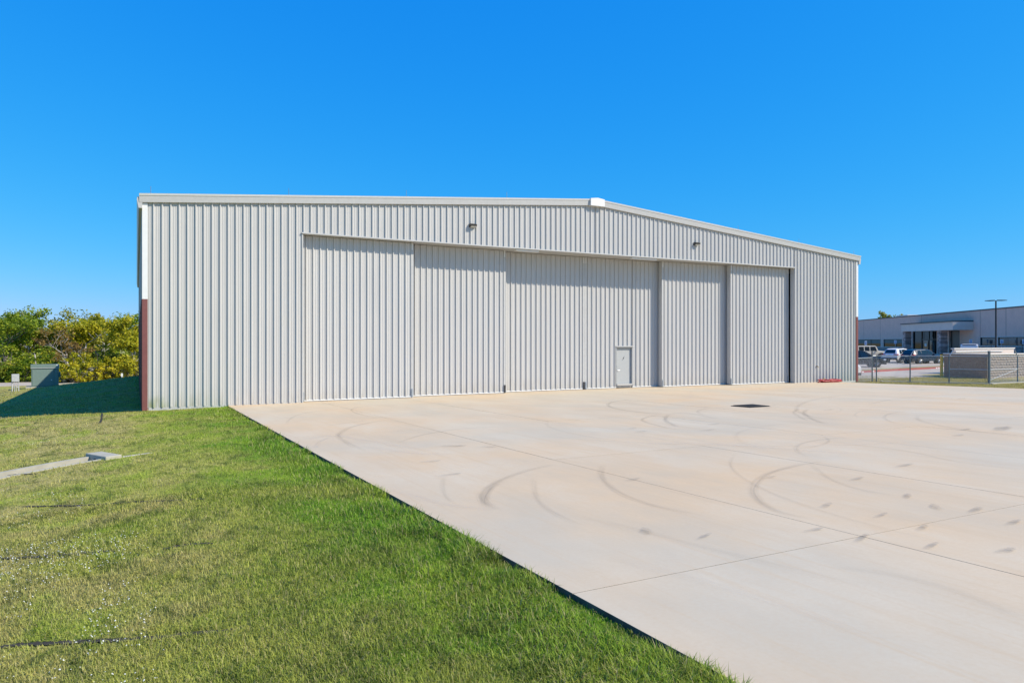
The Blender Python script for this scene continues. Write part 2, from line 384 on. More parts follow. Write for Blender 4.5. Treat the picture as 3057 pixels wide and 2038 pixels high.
def sheet(name, poly, mat, dz, step=2.0):
    """paving laid on the terrain: polygon clipped to a grid, each vertex at terrain height + dz, with a skirt"""
    bm = bmesh.new(); vs_ = [bm.verts.new((x, y, 0)) for x, y in poly]; bm.faces.new(vs_)
    x0, x1 = min(p[0] for p in poly), max(p[0] for p in poly); y0, y1 = min(p[1] for p in poly), max(p[1] for p in poly)
    for k in range(1, int((x1-x0)/step)+1):
        bmesh.ops.bisect_plane(bm, geom=bm.verts[:]+bm.edges[:]+bm.faces[:], plane_co=(x0+k*step, 0, 0), plane_no=(1, 0, 0))
    for k in range(1, int((y1-y0)/step)+1):
        bmesh.ops.bisect_plane(bm, geom=bm.verts[:]+bm.edges[:]+bm.faces[:], plane_co=(0, y0+k*step, 0), plane_no=(0, 1, 0))
    for v in bm.verts: v.co.z = gz(v.co.x, v.co.y) + dz
    be = [e for e in bm.edges if e.is_boundary]
    r = bmesh.ops.extrude_edge_only(bm, edges=be)
    for v in [g_ for g_ in r['geom'] if isinstance(g_, bmesh.types.BMVert)]: v.co.z -= dz + 0.15
    bmesh.ops.recalc_face_normals(bm, faces=bm.faces[:])
    me = bpy.data.meshes.new(name); bm.to_mesh(me); bm.free(); me.materials.append(mat)
    return link(name, me)

# ------------------------------------------------------------------ apron of concrete slabs
AX0, AX1 = 3.06, 40.05
xj = [AX0] + [6.86 + 3.83*k for k in range(9)] + [AX1]
yj = [0.0, -6.5, -13.0, -19.55, -26.12, -32.7, -39.3, -45.9, -52.5]
def az(y): return -G*y
mb = MB(); mb.add([(AX0+.02, 0, -0.01), (AX1-.02, 0, -0.01), (AX1-.02, yj[-1], az(yj[-1])-.01), (AX0+.02, yj[-1], az(yj[-1])-.01)], [(3, 2, 1, 0)])
apron = mb.build('apron', M['joint_filler']); tag(apron, kind='structure')
rng = random.Random(3)
for i in range(len(xj)-1):
    for j in range(len(yj)-1):
        x0, x1, y0, y1 = xj[i], xj[i+1], yj[j+1], yj[j]
        h = 0.0045; b = 0.001
        lx0 = x0 if i == 0 else x0+h; lx1 = x1 if i == len(xj)-2 else x1-h; ly0 = y0+h; ly1 = y1-h if j else y1-0.003
        lo = [(lx0, ly0), (lx1, ly0), (lx1, ly1), (lx0, ly1)]; ti = [(lx0+b, ly0+b), (lx1-b, ly0+b), (lx1-b, ly1-b), (lx0+b, ly1-b)]
        dz = rng.uniform(-0.001, 0.001)
        V = [(x, y, az(y)-0.16) for x, y in lo] + [(x, y, az(y)-b+dz) for x, y in lo] + [(x, y, az(y)+dz) for x, y in ti]
        F = [(8, 9, 10, 11)]
        for k in range(4):
            F += [(k, (k+1) % 4, 4+(k+1) % 4, 4+k), (4+k, 4+(k+1) % 4, 8+(k+1) % 4, 8+k)]
        mb = MB().add(V, F); mb.m = [0] + [1, 0]*4; mb.build('slab', [M['concrete'], M['slab_side']], apron)
# tyre marks and oil stains worn into the slabs: their own thin shapes
def catmull(pts, n=8):
    P = [pts[0]] + pts + [pts[-1]]; out = []
    for i in range(1, len(P)-2):
        for k in range(n):
            t_ = k/n; a, b, c, d = P[i-1], P[i], P[i+1], P[i+2]
            out.append(0.5*((2*b) + (c-a)*t_ + (2*a-5*b+4*c-d)*t_*t_ + (3*b-a-3*c+d)*t_**3))
    out.append(P[-2]); return out
layer = [0.0022]
def strip(pix, width, mat, strength=1.0):
    pts = catmull([p if isinstance(p, Vector) else Vector(on_apron(*p)) for p in pix]); layer[0] += 0.00025; V, F, UV, FD = [], [], [], []; L = 0
    for i, p in enumerate(pts):
        d = (pts[min(i+1, len(pts)-1)] - pts[max(i-1, 0)]); d.z = 0; d.normalize(); nrm = Vector((-d.y, d.x, 0))
        if i: L += (p - pts[i-1]).length
        u = i/(len(pts)-1); fd = min(1, u/0.2, (1-u)/0.2)*strength
        for sgn, vv_ in ((-1, 0), (1, 1)):
            q = p + nrm*(sgn*width/2); V.append((q.x, q.y, az(q.y)+layer[0])); UV.append((L, vv_)); FD.append(fd)
        if i: F.append((2*i-2, 2*i, 2*i+1, 2*i-1))
    me = bpy.data.meshes.new('tyre_mark'); me.from_pydata(V, [], F); me.materials.append(M[mat])
    uvl = me.uv_layers.new(name='UVMap')
    for lp in me.loops: uvl.data[lp.index].uv = UV[lp.vertex_index]
    at = me.attributes.new('fade', 'FLOAT', 'POINT'); at.data.foreach_set('value', FD); me.update()
    link('tyre_mark', me, apron)
K = 1.29974
def ov(*p): return [(x*K, y*K) for x, y in p]
def z6(*p): return [(900+x/3.92, 1250+y/3.92) for x, y in p]
def z5(*p): return [(1700+x/2.94, 960+y/2.94) for x, y in p]
for pix, w, m_, s_ in [
    (z6((1040,0),(800,40),(560,100),(450,165),(440,210),(490,250),(600,310),(760,370)), .30, 'tyre_rubber', .75),
    (z6((300,75),(560,40),(800,10)), .22, 'tyre_rubber', .5),
    (z6((2352,710),(2200,800),(2130,880),(2130,930),(2180,990),(2300,1060)), .34, 'tyre_rubber', .8),
    (z6((1670,660),(1650,780),(1690,900),(1780,980)), .16, 'tyre_rubber', .45),
    (z6((1100,290),(1350,200),(1600,150),(1900,110),(2352,85)), .2, 'tyre_rubber', .75),
    (z6((170,340),(190,290),(240,250),(320,210)), .25, 'tyre_pale', .9),
    (z6((700,310),(900,340),(1100,370),(1400,400),(1800,410)), .5, 'tyre_pale', .6),
    (z6((1000,800),(1400,930),(1800,1010),(2300,1060)), .4, 'tyre_pale', .6),
    (ov((660,975),(665,962),(700,948),(780,938),(880,928)), .2, 'tyre_rubber', .6),
    (ov((870,930),(830,933),(808,939),(815,947),(850,955),(930,962)), .14, 'tyre_rubber', 1.0),
    (ov((1385,1065),(1380,1085),(1392,1107),(1430,1135),(1500,1160),(1600,1180)), .24, 'tyre_rubber', .75),
    (ov((1900,1058),(1830,1068),(1760,1090),(1730,1120),(1745,1150),(1790,1175),(1870,1192)), .26, 'tyre_rubber', .8),
    (ov((1280,1065),(1210,1080),(1140,1108),(1112,1140),(1115,1165)), .28, 'tyre_rubber', .65),
    (ov((1860,1063),(1900,1095),(1970,1122),(2060,1138)), .2, 'tyre_rubber', .5),
    (ov((1225,1095),(1230,1135),(1260,1170),(1330,1205)), .2, 'tyre_rubber', .5),
    (z5((560,680),(420,695),(345,715),(350,740),(430,765),(560,785),(700,800),(860,810)), .28, 'tyre_rubber', 1.0),
    (z5((790,815),(700,830),(645,850),(650,870),(720,895),(860,930),(1000,945)), .24, 'tyre_rubber', .9),
    (z5((880,810),(845,835),(850,870),(900,900),(950,920)), .3, 'tyre_rubber', 1.0),
    (z5((2100,760),(2060,790),(2090,830),(2200,880),(2280,890)), .3, 'tyre_rubber', .9),
    (z5((2020,760),(1970,790),(2010,830),(2100,870)), .25, 'tyre_rubber', .7),
    (z5((1240,750),(1140,775),(1130,795),(1180,820)), .25, 'tyre_rubber', .6),
    (z5((860,810),(1020,800),(1200,830),(1300,850)), .3, 'tyre_rubber', .5),
    (ov((2000,900),(1880,915),(1830,935),(1860,955),(1960,965)), .3, 'tyre_rubber', .6),
    (ov((2352,905),(2200,905),(2060,915),(1990,930)), .25, 'tyre_rubber', .5),
    (ov((2352,1080),(2200,1060),(2080,1035),(1960,1020)), .22, 'tyre_rubber', .45),
    (ov((700,1010),(760,1000),(840,1010),(980,1035)), .5, 'tyre_pale', .5),
    (ov((1480,1020),(1620,1018),(1800,1030),(1980,1042)), .6, 'tyre_pale', .55),
    (ov((1400,1280),(1600,1330),(1800,1390),(2050,1480)), .35, 'tyre_pale', .35),
    (ov((1300,1180),(1500,1225),(1750,1290),(2000,1350)), .3, 'tyre_rubber', .3),
    (ov((1900,1300),(2050,1320),(2200,1360),(2352,1420)), .25, 'tyre_rubber', .3),
    ]: strip(pix, w*.7, m_, s_*.68)
rg_ = random.Random(17)
for k in range(46):
    cx_, cy_, r_ = rg_.uniform(6, 38), rg_.uniform(-27, -3), rg_.uniform(2.5, 9); a0 = rg_.uniform(0, 6.28); da = rg_.uniform(.5, 1.5)
    q = [Vector((cx_+r_*math.cos(a0+da*i/5), cy_+r_*math.sin(a0+da*i/5), 0)) for i in range(6)]
    if all(AX0+.3 < p.x < AX1-.3 and -40 < p.y < -.5 for p in q): strip(q, rg_.uniform(.06, .2), 'tyre_rubber' if k % 5 else 'tyre_pale', rg_.uniform(.15, .5))
def stain(px, py, lx, ly, rot=0.0):
    lx *= 1.15; ly *= .5; p = on_apron(px, py); layer[0] += 0.00025; V = []
    for a, b in ((-1,-1),(1,-1),(1,1),(-1,1)):
        x = p.x + (a*lx*math.cos(rot) - b*ly*math.sin(rot))/2; y = p.y + (a*lx*math.sin(rot) + b*ly*math.cos(rot))/2
        V.append((x, y, az(y)+layer[0]))
    me = bpy.data.meshes.new('oil_stain'); me.from_pydata(V, [], [(0,1,2,3)]); me.materials.append(M['oil'])
    uvl = me.uv_layers.new(name='UVMap')
    for lp, u in zip(me.loops, ((0,0),(1,0),(1,1),(0,1))): uvl.data[lp.index].uv = u
    link('oil_stain', me, apron)
for s_ in [(1351,1331,.75,.55,-.4),(1456,1334,.45,.4,-.4),(1280,1378,.5,.25,0),(1344,1417,.55,.25,.2),(2990,1280,1.6,.9,.3),(2880,1282,.7,.4,0),
           (2710,1482,.5,.3,.5),(2795,1514,.45,.3,.8),(2912,1523,.5,.3,.2),(3002,1645,.35,.25,0),(2102,1603,.4,.2,.4),(1930,1588,.4,.3,1),(2430,1583,.4,.2,0),
           (2756,1577,.4,.25,.3),(2573,1608,.45,.2,.4),(2781,1631,.4,.2,.2),(3028,1560,.45,.25,.1),(2300,1425,.3,.2,0),(2860,1300,.5,.3,0),(1890,1432,.4,.25,.1),
           (2560,1430,.5,.25,.2),(2700,1390,.6,.3,.1),(1884,1279,.5,.3,0),(1913,1288,.45,.3,0),(2130,1266,.6,.3,0),(2114,1284,.6,.3,0),(2475,1223,.6,.4,0),
           (2870,1190,.8,.4,0),(2726,1157,.7,.4,0),(2752,1163,.6,.4,0),(2470,1510,.4,.25,.4),(2630,1540,.4,.2,.2)]: stain(*s_)
# storm drain
dr = empty('storm_drain', (20.0, -12.12, az(-12.12))); tag(dr, 'dark iron storm drain grate set in the concrete apron', 'drain')
mb = MB(); mb.box(-.55, .55, -.47, .47, -.04, .012); mb.build('frame', M['iron'], dr)
for k in range(9):
    MB().box(-.5, .5, -.42+k*.096, -.42+k*.096+.05, .013, .035).build('grate_bar', M['iron'], dr)

# ------------------------------------------------------------------ hangar
BW, BD, EAVE, RISE = 42.72, 46.0, 8.12, 1.80
def roofz(x): return EAVE + RISE * (1 - abs(x - BW/2) / (BW/2))
hangar = empty('hangar', (0, 0, 0)); tag(hangar, 'large pale ribbed metal aircraft hangar with six sliding door leaves', 'hangar')
PITCH = 0.3048
def profile(x0, x1, phase, depth=0.058, minor=0.010):
    """x, y(out) points of a ribbed sheet between x0 and x1; ribs centred on phase + k*PITCH"""
    pts = [(x0, 0)]
    k = math.floor((x0 - phase)/PITCH)
    while True:
        c = phase + k*PITCH
        if c - .033 > x1: break
        seq = [(c-.034, 0), (c-.025, depth), (c+.012, depth), (c+.034, 0)]
        for m_ in (.105, .195): seq += [(c+m_-.016, 0), (c+m_-.009, minor), (c+m_+.009, minor), (c+m_+.016, 0)]
        pts += [p for p in seq if x0 + .001 < p[0] < x1 - .001]; k += 1
    pts.append((x1, 0)); return pts
def sheet_panel(name, x0, x1, phase, zlo, zhi, y, mat, parent, ytop=None):
    """one ribbed sheet facing -Y; zlo / zhi may be functions of x"""
    f0 = zlo if callable(zlo) else (lambda x: zlo); f1 = zhi if callable(zhi) else (lambda x: zhi)
    pr = profile(x0, x1, phase); n = len(pr); V = []
    for x, d in pr: V.append((x, y-d, f0(x)))
    for x, d in pr: V.append((x, y-d, f1(x)))
    F = [(i, i+1, n+i+1, n+i) for i in range(n-1)]
    return MB().add(V, F).build(name, mat, parent)
DX0, DX1, DZ = 6.10, 36.62, 7.30              # door opening
fw = MB()
fw.prism([(0.04, 0.02), (DX0, 0.02), (DX0, roofz(DX0)-.05), (0.04, roofz(.04)-.05)], 'y', 0.01, 0.26)
fw.prism([(DX1, 0.02), (BW-.04, 0.02), (BW-.04, roofz(.04)-.05), (DX1, roofz(DX1)-.05)], 'y', 0.01, 0.26)
fw.prism([(DX0+.001, DZ), (DX1-.001, DZ), (DX1-.001, roofz(DX1)-.05), (BW/2, roofz(BW/2)-.05), (DX0+.001, roofz(DX0)-.05)], 'y', 0.01, 0.26)
front = fw.build('front_wall', M['trim_grey'], hangar)
PH0 = 0.329 + 0.022
x = 0.17
edges = [0.17]
while edges[-1] < BW - 0.2:
    nxt = PH0 + .05 + (len(edges))*3*PITCH - PITCH*1.0
    edges.append(min(nxt, BW - .17))
    if edges[-1] >= BW - .18: break
cuts = sorted(set(edges + [DX0, DX1, BW/2]))
cuts = [c for i, c in enumerate(cuts) if i == 0 or c - cuts[i-1] > 0.02]
top = lambda x: roofz(x) - 0.05
for a, b in zip(cuts[:-1], cuts[1:]):
    over = a >= DX0 - .001 and b <= DX1 + .001
    sheet_panel('wall_panel', a, b, PH0, (DZ + .046) if over else 0.035, top, 0.0, M['siding'], front)
# corner trims: pale above, maroon wainscot height below
for x0, x1, s_ in ((-.055, .135, -1), (BW-.135, BW+.055, 1)):
    MB().box(x0, x1, -.045, .2, 4.30, roofz(0)-.06).build('corner_trim', M['white_trim'], hangar)
    MB().box(x0, x1, -.047, .2, -.06, 4.298).build('corner_trim', M['maroon'], hangar)
MB().box(.17, DX0, -.012, .01, -.10, .034).build('base_trim', M['trim_grey'], hangar)
MB().box(DX1, BW-.17, -.012, .01, -.10, .034).build('base_trim', M['trim_grey'], hangar)
# side walls
def side(xw, sgn):
    mb = MB(); pr = profile(.2, BD, .3); n = len(pr)
    for z0, z1, mi in ((-1.4, 4.3, 1), (4.302, EAVE-.02, 0)):
        off = .006 if mi else 0
        V = [(xw+sgn*(d+off), y, z0) for y, d in pr] + [(xw+sgn*(d+off), y, z1) for y, d in pr]
        mb.add(V, [(i, i+1, n+i+1, n+i) for i in range(n-1)], mi)
    mb.build('side_wall', [M['siding'], M['maroon']], hangar)
side(-.02, -1); side(BW+.02, 1)
MB().prism([(0.02, -1), (BW-.02, -1), (BW-.02, EAVE-.02), (BW/2, EAVE+RISE-.03), (0.02, EAVE-.02)], 'y', BD-.1, BD).build('rear_wall', M['siding'], hangar)
mb = MB()
for a, b in ((-.12, BW/2), (BW/2, BW+.12)):
    za, zb = EAVE + RISE*(1-abs(a-BW/2)/(BW/2)) , EAVE + RISE*(1-abs(b-BW/2)/(BW/2))
    mb.add([(a, -.08, za), (b, -.08, zb), (b, BD+.1, zb), (a, BD+.1, za), (a, -.08, za+.1), (b, -.08, zb+.1), (b, BD+.1, zb+.1), (a, BD+.1, za+.1)],
           [(3,2,1,0),(4,5,6,7),(0,1,5,4),(1,2,6,5),(2,3,7,6),(3,0,4,7)])
roof = mb.build('roof', M['roof_metal'], hangar)
def rake(x0, x1, yf, yb, lo, hi, mat, name):
    def rz(x): return EAVE + RISE*(1-abs(x-BW/2)/(BW/2))
    V = [(x0, yf, rz(x0)+lo), (x1, yf, rz(x1)+lo), (x1, yb, rz(x1)+lo), (x0, yb, rz(x0)+lo), (x0, yf-.03, rz(x0)+hi), (x1, yf-.03, rz(x1)+hi), (x1, yb, rz(x1)+hi), (x0, yb, rz(x0)+hi)]
    MB().add(V, [(3,2,1,0),(4,5,6,7),(0,1,5,4),(1,2,6,5),(2,3,7,6),(3,0,4,7)]).build(name, mat, roof)
for a, b in ((-.16, BW/2-.42), (BW/2+.42, BW+.16)):
    rake(a, b, -.13, .1, -.05, .205, M['trim_grey'], 'rake_trim')
    rake(a, b, -.175, .15, .207, .285, M['white_trim'], 'rake_cap')
# ridge box
MB().prism([(BW/2-.44, roofz(BW/2-.44)-.06), (BW/2+.44, roofz(BW/2-.44)-.06), (BW/2+.44, roofz(BW/2-.44)+.31), (BW/2, roofz(BW/2)+.33), (BW/2-.44, roofz(BW/2-.44)+.31)], 'y', -.26, .2).build('ridge_cap', M['white_trim'], roof)
# eave gutters
for xa, s_ in ((-.05, -1), (BW+.05, 1)):
    prf = [(xa, EAVE+.15), (xa+s_*.17, EAVE+.15), (xa+s_*.19, EAVE+.04), (xa+s_*.13, EAVE-.28), (xa, EAVE-.28)]
    MB().prism(prf, 'y', -.12, BD).build('gutter', M['trim_grey'], roof)
# air terminals
for px, yy in ((450, .35), (821, 14), (862, .3), (1213, .3), (1513, .3), (1774, 3), (2204, .3), (2385, .3), (2549, .3)):
    p = on_y(px, 900, yy); zt = roofz(p.x) + .25
    mb = MB(); mb.tube((p.x, yy, zt-.2), (p.x, yy, zt+.42), .02, .012, 6); mb.box(p.x-.03, p.x+.03, yy-.03, yy+.03, zt-.2, zt-.05); mb.build('lightning_rod', M['steel'], roof)
# header over the doors and jambs
MB().box(DX0-.06, DX1+.06, -.085, 1.5, DZ-.01, DZ+.045).build('door_header', M['trim_grey'], hangar)
MB().box(DX0-.05, DX0+.004, -.045, .34, -.03, DZ-.022).build('door_jamb', M['trim_grey'], hangar)
MB().box(DX1-.004, DX1+.05, -.045, .30, -.03, DZ-.022).build('door_jamb', M['trim_grey'], hangar)
for a, b in ((1540, 1608), (1886, 1960)):
    pa, pb = on_y(a, 760, .1), on_y(b, 760, .1); MB().box(pa.x, pb.x, .05, .3, DZ-.10, DZ-.022).build('header_plate', M['white_trim'], hangar)
# door leaves on three tracks
TY = (.41, .85, 1.28)
lv = [(DX0+.03, on_y(1233.3, 900, TY[0]).x, 0), (on_y(1233.3, 900, TY[0]).x-.25, on_y(1508.6, 900, TY[1]).x, 1), (on_y(1508.6, 900, TY[1]).x-.25, on_y(1744.6, 900, TY[2]).x-.01, 2),
      (on_y(1744.6, 900, TY[2]).x+.01, on_y(1975, 900, TY[1]).x+.2, 2), (on_y(1975, 900, TY[1]).x, on_y(2180, 900, TY[0]).x+.2, 1), (on_y(2180, 900, TY[0]).x, DX1-.08, 0)]
DOORX = (on_y(1838, 1090, TY[2]).x, on_y(1887, 1090, TY[2]).x); DOORZ = (0.16, 2.33)
for i, (a, b, tr) in enumerate(lv):
    y = TY[tr]
    core = MB()
    if i == 3:
        core.box(a, DOORX[0], y+.005, y+.26, .04, DZ-.03); core.box(DOORX[1], b, y+.005, y+.26, .04, DZ-.03)
        core.box(DOORX[0]+.001, DOORX[1]-.001, y+.005, y+.26, DOORZ[1], DZ-.03); core.box(DOORX[0]+.001, DOORX[1]-.001, y+.005, y+.26, .04, DOORZ[0])
    else: core.box(a, b, y+.005, y+.26, .04, DZ-.03)
    leaf = core.build('door_leaf', M['door_siding'], hangar)
    e0, e1 = a+.115, b-.115
    n = 5; w = 3*PITCH; pe = [e0]
    while pe[-1] + w < e1 - .1: pe.append(pe[-1]+w)
    pe.append(e1); ph = e0 + .09
    for u, v in zip(pe[:-1], pe[1:]):
        if i == 3 and u < DOORX[1] and v > DOORX[0]:
            segs = []
            if u < DOORX[0]: segs.append((u, DOORX[0], .076))
            segs.append((max(u, DOORX[0]), min(v, DOORX[1]), DOORZ[1]))
            if v > DOORX[1]: segs.append((DOORX[1], v, .076))
            for s0, s1, zl in segs:
                if s1 - s0 > .02: sheet_panel('door_panel', s0, s1, ph, zl, DZ-.03, y, M['door_siding'], leaf)
        else: sheet_panel('door_panel', u, v, ph, .076, DZ-.03, y, M['door_siding'], leaf)
    for u, v in ((a-.006, a+.115), (b-.115, b+.006)):
        MB().box(u, v, y-.038, y+.275, .03, DZ-.025).build('edge_trim', M['trim_grey'], leaf)
    if i == 3:
        MB().box(a+.116, DOORX[0], y-.04, y, .022, .075).build('bottom_rail', M['white_trim'], leaf); MB().box(DOORX[1], b-.116, y-.04, y, .022, .075).build('bottom_rail', M['white_trim'], leaf)
    else: MB().box(a+.116, b-.116, y-.04, y, .022, .075).build('bottom_rail', M['white_trim'], leaf)
    for u in (a+.02, b-.10):
        MB().box(u, u+.08, y-.075, y-.039, .02, .42).build('guide_bracket', M['dark_gap' if i in (1, 2) else 'galvanised'], leaf)
        MB().box(u+.01, u+.06, y-.06, y-.039, DZ-.36, DZ-.03).build('guide_bracket', M['white_trim'], leaf)
# personnel door in the fourth leaf
y = TY[2]; d0, d1 = DOORX; pd = empty('personnel_door', ((d0+d1)/2, y, DOORZ[0])); pd.parent = hangar
W2 = (d1-d0)/2; H2 = DOORZ[1]-DOORZ[0]
fr = MB(); fr.box(-W2, -W2+.04, -.05, .2, 0, H2); fr.box(W2-.04, W2, -.05, .2, 0, H2); fr.box(-W2+.04, W2-.04, -.048, .2, H2-.05, H2); fr.build('frame', M['door_paint'], pd)
MB().box(-W2-.03, W2+.03, -.10, .0, H2+.002, H2+.06).build('drip_cap', M['trim_grey'], pd)
dl = MB().bevbox(-W2+.042, W2-.042, .06, .105, .09, H2-.052, .004).build('door_slab', M['door_paint'], pd)
MB().box(-W2+.05, W2-.05, -.09, .1, .0, .085).build('threshold', M['trim_grey'], pd)
mb = MB(); mb.tube((-W2+.14, .06, .86), (-W2+.14, .0, .86), .03, .03, 10); mb.tube((-W2+.14, .0, .86), (-W2+.27, -.005, .86), .014, .011, 8); mb.tube((-W2+.14, .06, .86), (-W2+.14, .042, .86), .05, .05, 12); mb.build('handle', M['steel'], pd)
mb = MB(); mb.tube((-W2+.14, .06, 1.06), (-W2+.14, .03, 1.06), .033, .03, 10); mb.build('deadbolt', M['steel'], pd)
for z in (.3, 1.05, 1.78):
    MB().box(W2-.075, W2-.04, .03, .058, z, z+.14).build('hinge', M['galvanised'], pd)
# the lightning-bolt decal on the door slab
bolt = [(.20, 0.88), (.06, .52), (.12, .50), (-.14, .0), (.0, .36), (-.06, .38)]
ctr = (on_y(1862, 1063, y).x - (d0+d1)/2, on_y(1862, 1068, y).z - DOORZ[0])
mb = MB(); mb.prism([(ctr[0]+px_*.62+.0, ctr[1]+pz*.34-.15) for px_, pz in bolt], 'y', .056, .0595); ob = mb.build('bolt_emblem', M['black_paint'], pd); recalc(ob.data)
# wall lights
def wall_light(px, py):
    p = on_y(px, py, -.2); wl = empty('wall_light', (p.x, -.034, p.z)); wl.parent = hangar
    MB().prism([(0, -.10), (-.2, -.04), (-.22, .04), (-.05, .09), (0, .09)], 'x', -.16, .16).build('housing', M['bronze'], wl)
    MB().prism([(-.05, -.092), (-.195, -.05), (-.19, -.06), (-.05, -.105)], 'x', -.13, .13).build('lens', M['lens'], wl)
wall_light(1414, 671); wall_light(2083, 726)
# hose tap on the right wall section
p = on_y(2440, 1093, -.06); tp = empty('hose_tap', (p.x, -.03, p.z)); tp.parent = hangar
MB().path([(0, .03, .02), (0, -.07, .02), (0, -.12, -.02), (0, -.135, -.07)], .016, 8).build('spout', M['brass'], tp)
mb = MB(); mb.tube((0, -.06, .02), (0, -.06, .08), .008, .008, 6); mb.tube((0, -.06, .08), (0, -.06, .095), .045, .045, 10); mb.build('tap_handle', M['sign_white'], tp)
MB().box(.04, BW-.04, .005, BD-.1, -.3, -.002).build('floor_slab', M['concrete'], hangar)
MB().box(.3, BW-.3, 2.2, 2.3, 0, 7.2).build('interior_shade_sheet', M['dark_gap'], hangar)  # black sheet added behind the leaves, its colour standing for the interior's shade

# heap of red hose lying at the foot of the right wall section
hs = empty('red_hose', (39.3, -.55, az(-.5))); tag(hs, 'heap of flat red hose with brass end at foot of right wall section', 'hose')
rng = random.Random(8); pts = []
for k in range(46):
    a = k*.62; rx = .85 + .22*math.sin(k*1.7); pts.append((rx*math.cos(a)+.12*math.sin(k*.9), .3*math.sin(a)+.08*math.cos(k*2.1), .045+.0026*k+.02*math.sin(k*2.3)))
MB().path(catmull([Vector(p_) for p_ in pts], 4), .038, 7).build('hose', M['red_hose'], hs, True)
MB().path([(-1.1, .02, .03), (-.7, -.1, .04), (-.2, -.22, .05), (.5, -.24, .05), (1.3, .1, .03)], .035, 7).build('hose', M['red_hose'], hs, True)
mb = MB(); mb.tube((-.45, .12, .15), (-.30, .2, .26), .05, .035, 8); mb.build('nozzle', M['brass'], hs)

# ------------------------------------------------------------------ flume in the lawn
def lz(x, y): return gz(x, y)
hA = on_z(285, 1372, -.08)
fl = empty('drain_flume', (hA.x, hA.y, lz(hA.x, hA.y))); tag(fl, 'pale concrete drainage flume and headwall sunk in the lawn', 'drain channel')
pB = on_z(0, 1446, -.33); dirv = Vector((pB.x-hA.x, pB.y-hA.y, 0)); ang = math.atan2(dirv.y, dirv.x); Lf = 4.2
fl.rotation_euler = (0, 0, ang)
def flz(u):   # lawn height along the flume
    q = hA + Vector((math.cos(ang), math.sin(ang), 0))*u; return lz(q.x, q.y) - fl.location.z
for v0, v1 in ((-.36, -.26), (.24, .34)):
    mb = MB(); N = 10
    V = []; F = []
    for k in range(N+1):
        u = Lf*k/N; zt = flz(u)+.035
        V += [(u, v0, zt-.35), (u, v1, zt-.35), (u, v1, zt), (u, v0, zt)]
    for k in range(N):
        for e in range(4): F.append((4*k+e, 4*k+(e+1) % 4, 4*k+4+(e+1) % 4, 4*k+4+e))
    F += [(3,2,1,0), tuple(range(4*N, 4*N+4))]
    ob = mb.add(V, F).build('flume_wall', M['pale_concrete'], fl); recalc(ob.data)
V = []; F = []
for k in range(11):
    u = Lf*k/10; V += [(u, -.30, flz(u)-.20), (u, .28, flz(u)-.20)]
    if k: F.append((2*k-2, 2*k-1, 2*k+1, 2*k))
ob = MB().add(V, F).build('flume_floor', M['road_concrete'], fl); recalc(ob.data)
bm = bmesh.new(); bm.from_mesh(ground_me); ua = Vector((math.cos(ang), math.sin(ang), 0)); va = Vector((-ua.y, ua.x, 0)); o3 = Vector((hA.x, hA.y, 0))
def uv_of(p): d_ = Vector((p.x, p.y, 0)) - o3; return d_.dot(ua), d_.dot(va)
for pc, pn in ((o3 - va*.31, va), (o3 + va*.29, va), (o3 - ua*.05, ua), (o3 + ua*(Lf-.02), ua)):
    fs = [f for f in bm.faces if -1.2 < uv_of(f.calc_center_median())[0] < Lf+1.2 and abs(uv_of(f.calc_center_median())[1]) < 1.2]
    gm = set(fs)
    for f in fs: gm.update(f.edges); gm.update(f.verts)
    bmesh.ops.bisect_plane(bm, geom=list(gm), plane_co=pc, plane_no=pn)
kill = [f for f in bm.faces if -.05 < uv_of(f.calc_center_median())[0] < Lf-.02 and -.31 < uv_of(f.calc_center_median())[1] < .29]
bmesh.ops.delete(bm, geom=kill, context='FACES'); bm.to_mesh(ground_me); bm.free(); ground_me.update()
hw = MB(); hw.bevbox(-.36, 0.0, -.46, .46, -.35, flz(0)+.10, .012); hw.build('headwall', M['pale_concrete'], fl)
MB().bevbox(-1.1, -.362, .32, .44, -.3, .045, .012).build('wing_wall', M['pale_concrete'], fl)
MB().tube((.006, -.01, -.08), (-.1, -.01, -.08), .10, .10, 16).build('pipe_mouth', M['dark_gap'], fl)  # solid flush disc, shade of the pipe opening put in as dark colour
flA = np.array([hA.x, hA.y]); flD = np.array([math.cos(ang), math.sin(ang)])

# ------------------------------------------------------------------ grass
rs = np.random.default_rng(5)
def vnoise(x, y, s, seed):
    r = np.random.default_rng(seed); tb = r.random((64, 64)); X = x*s; Y = y*s
    i = np.floor(X).astype(int); j = np.floor(Y).astype(int); fx = X-i; fy = Y-j; fx = fx*fx*(3-2*fx); fy = fy*fy*(3-2*fy)
    g_ = lambda a, b: tb[a % 64, b % 64]
    return (g_(i, j)*(1-fx)+g_(i+1, j)*fx)*(1-fy) + (g_(i, j+1)*(1-fx)+g_(i+1, j+1)*fx)*fy
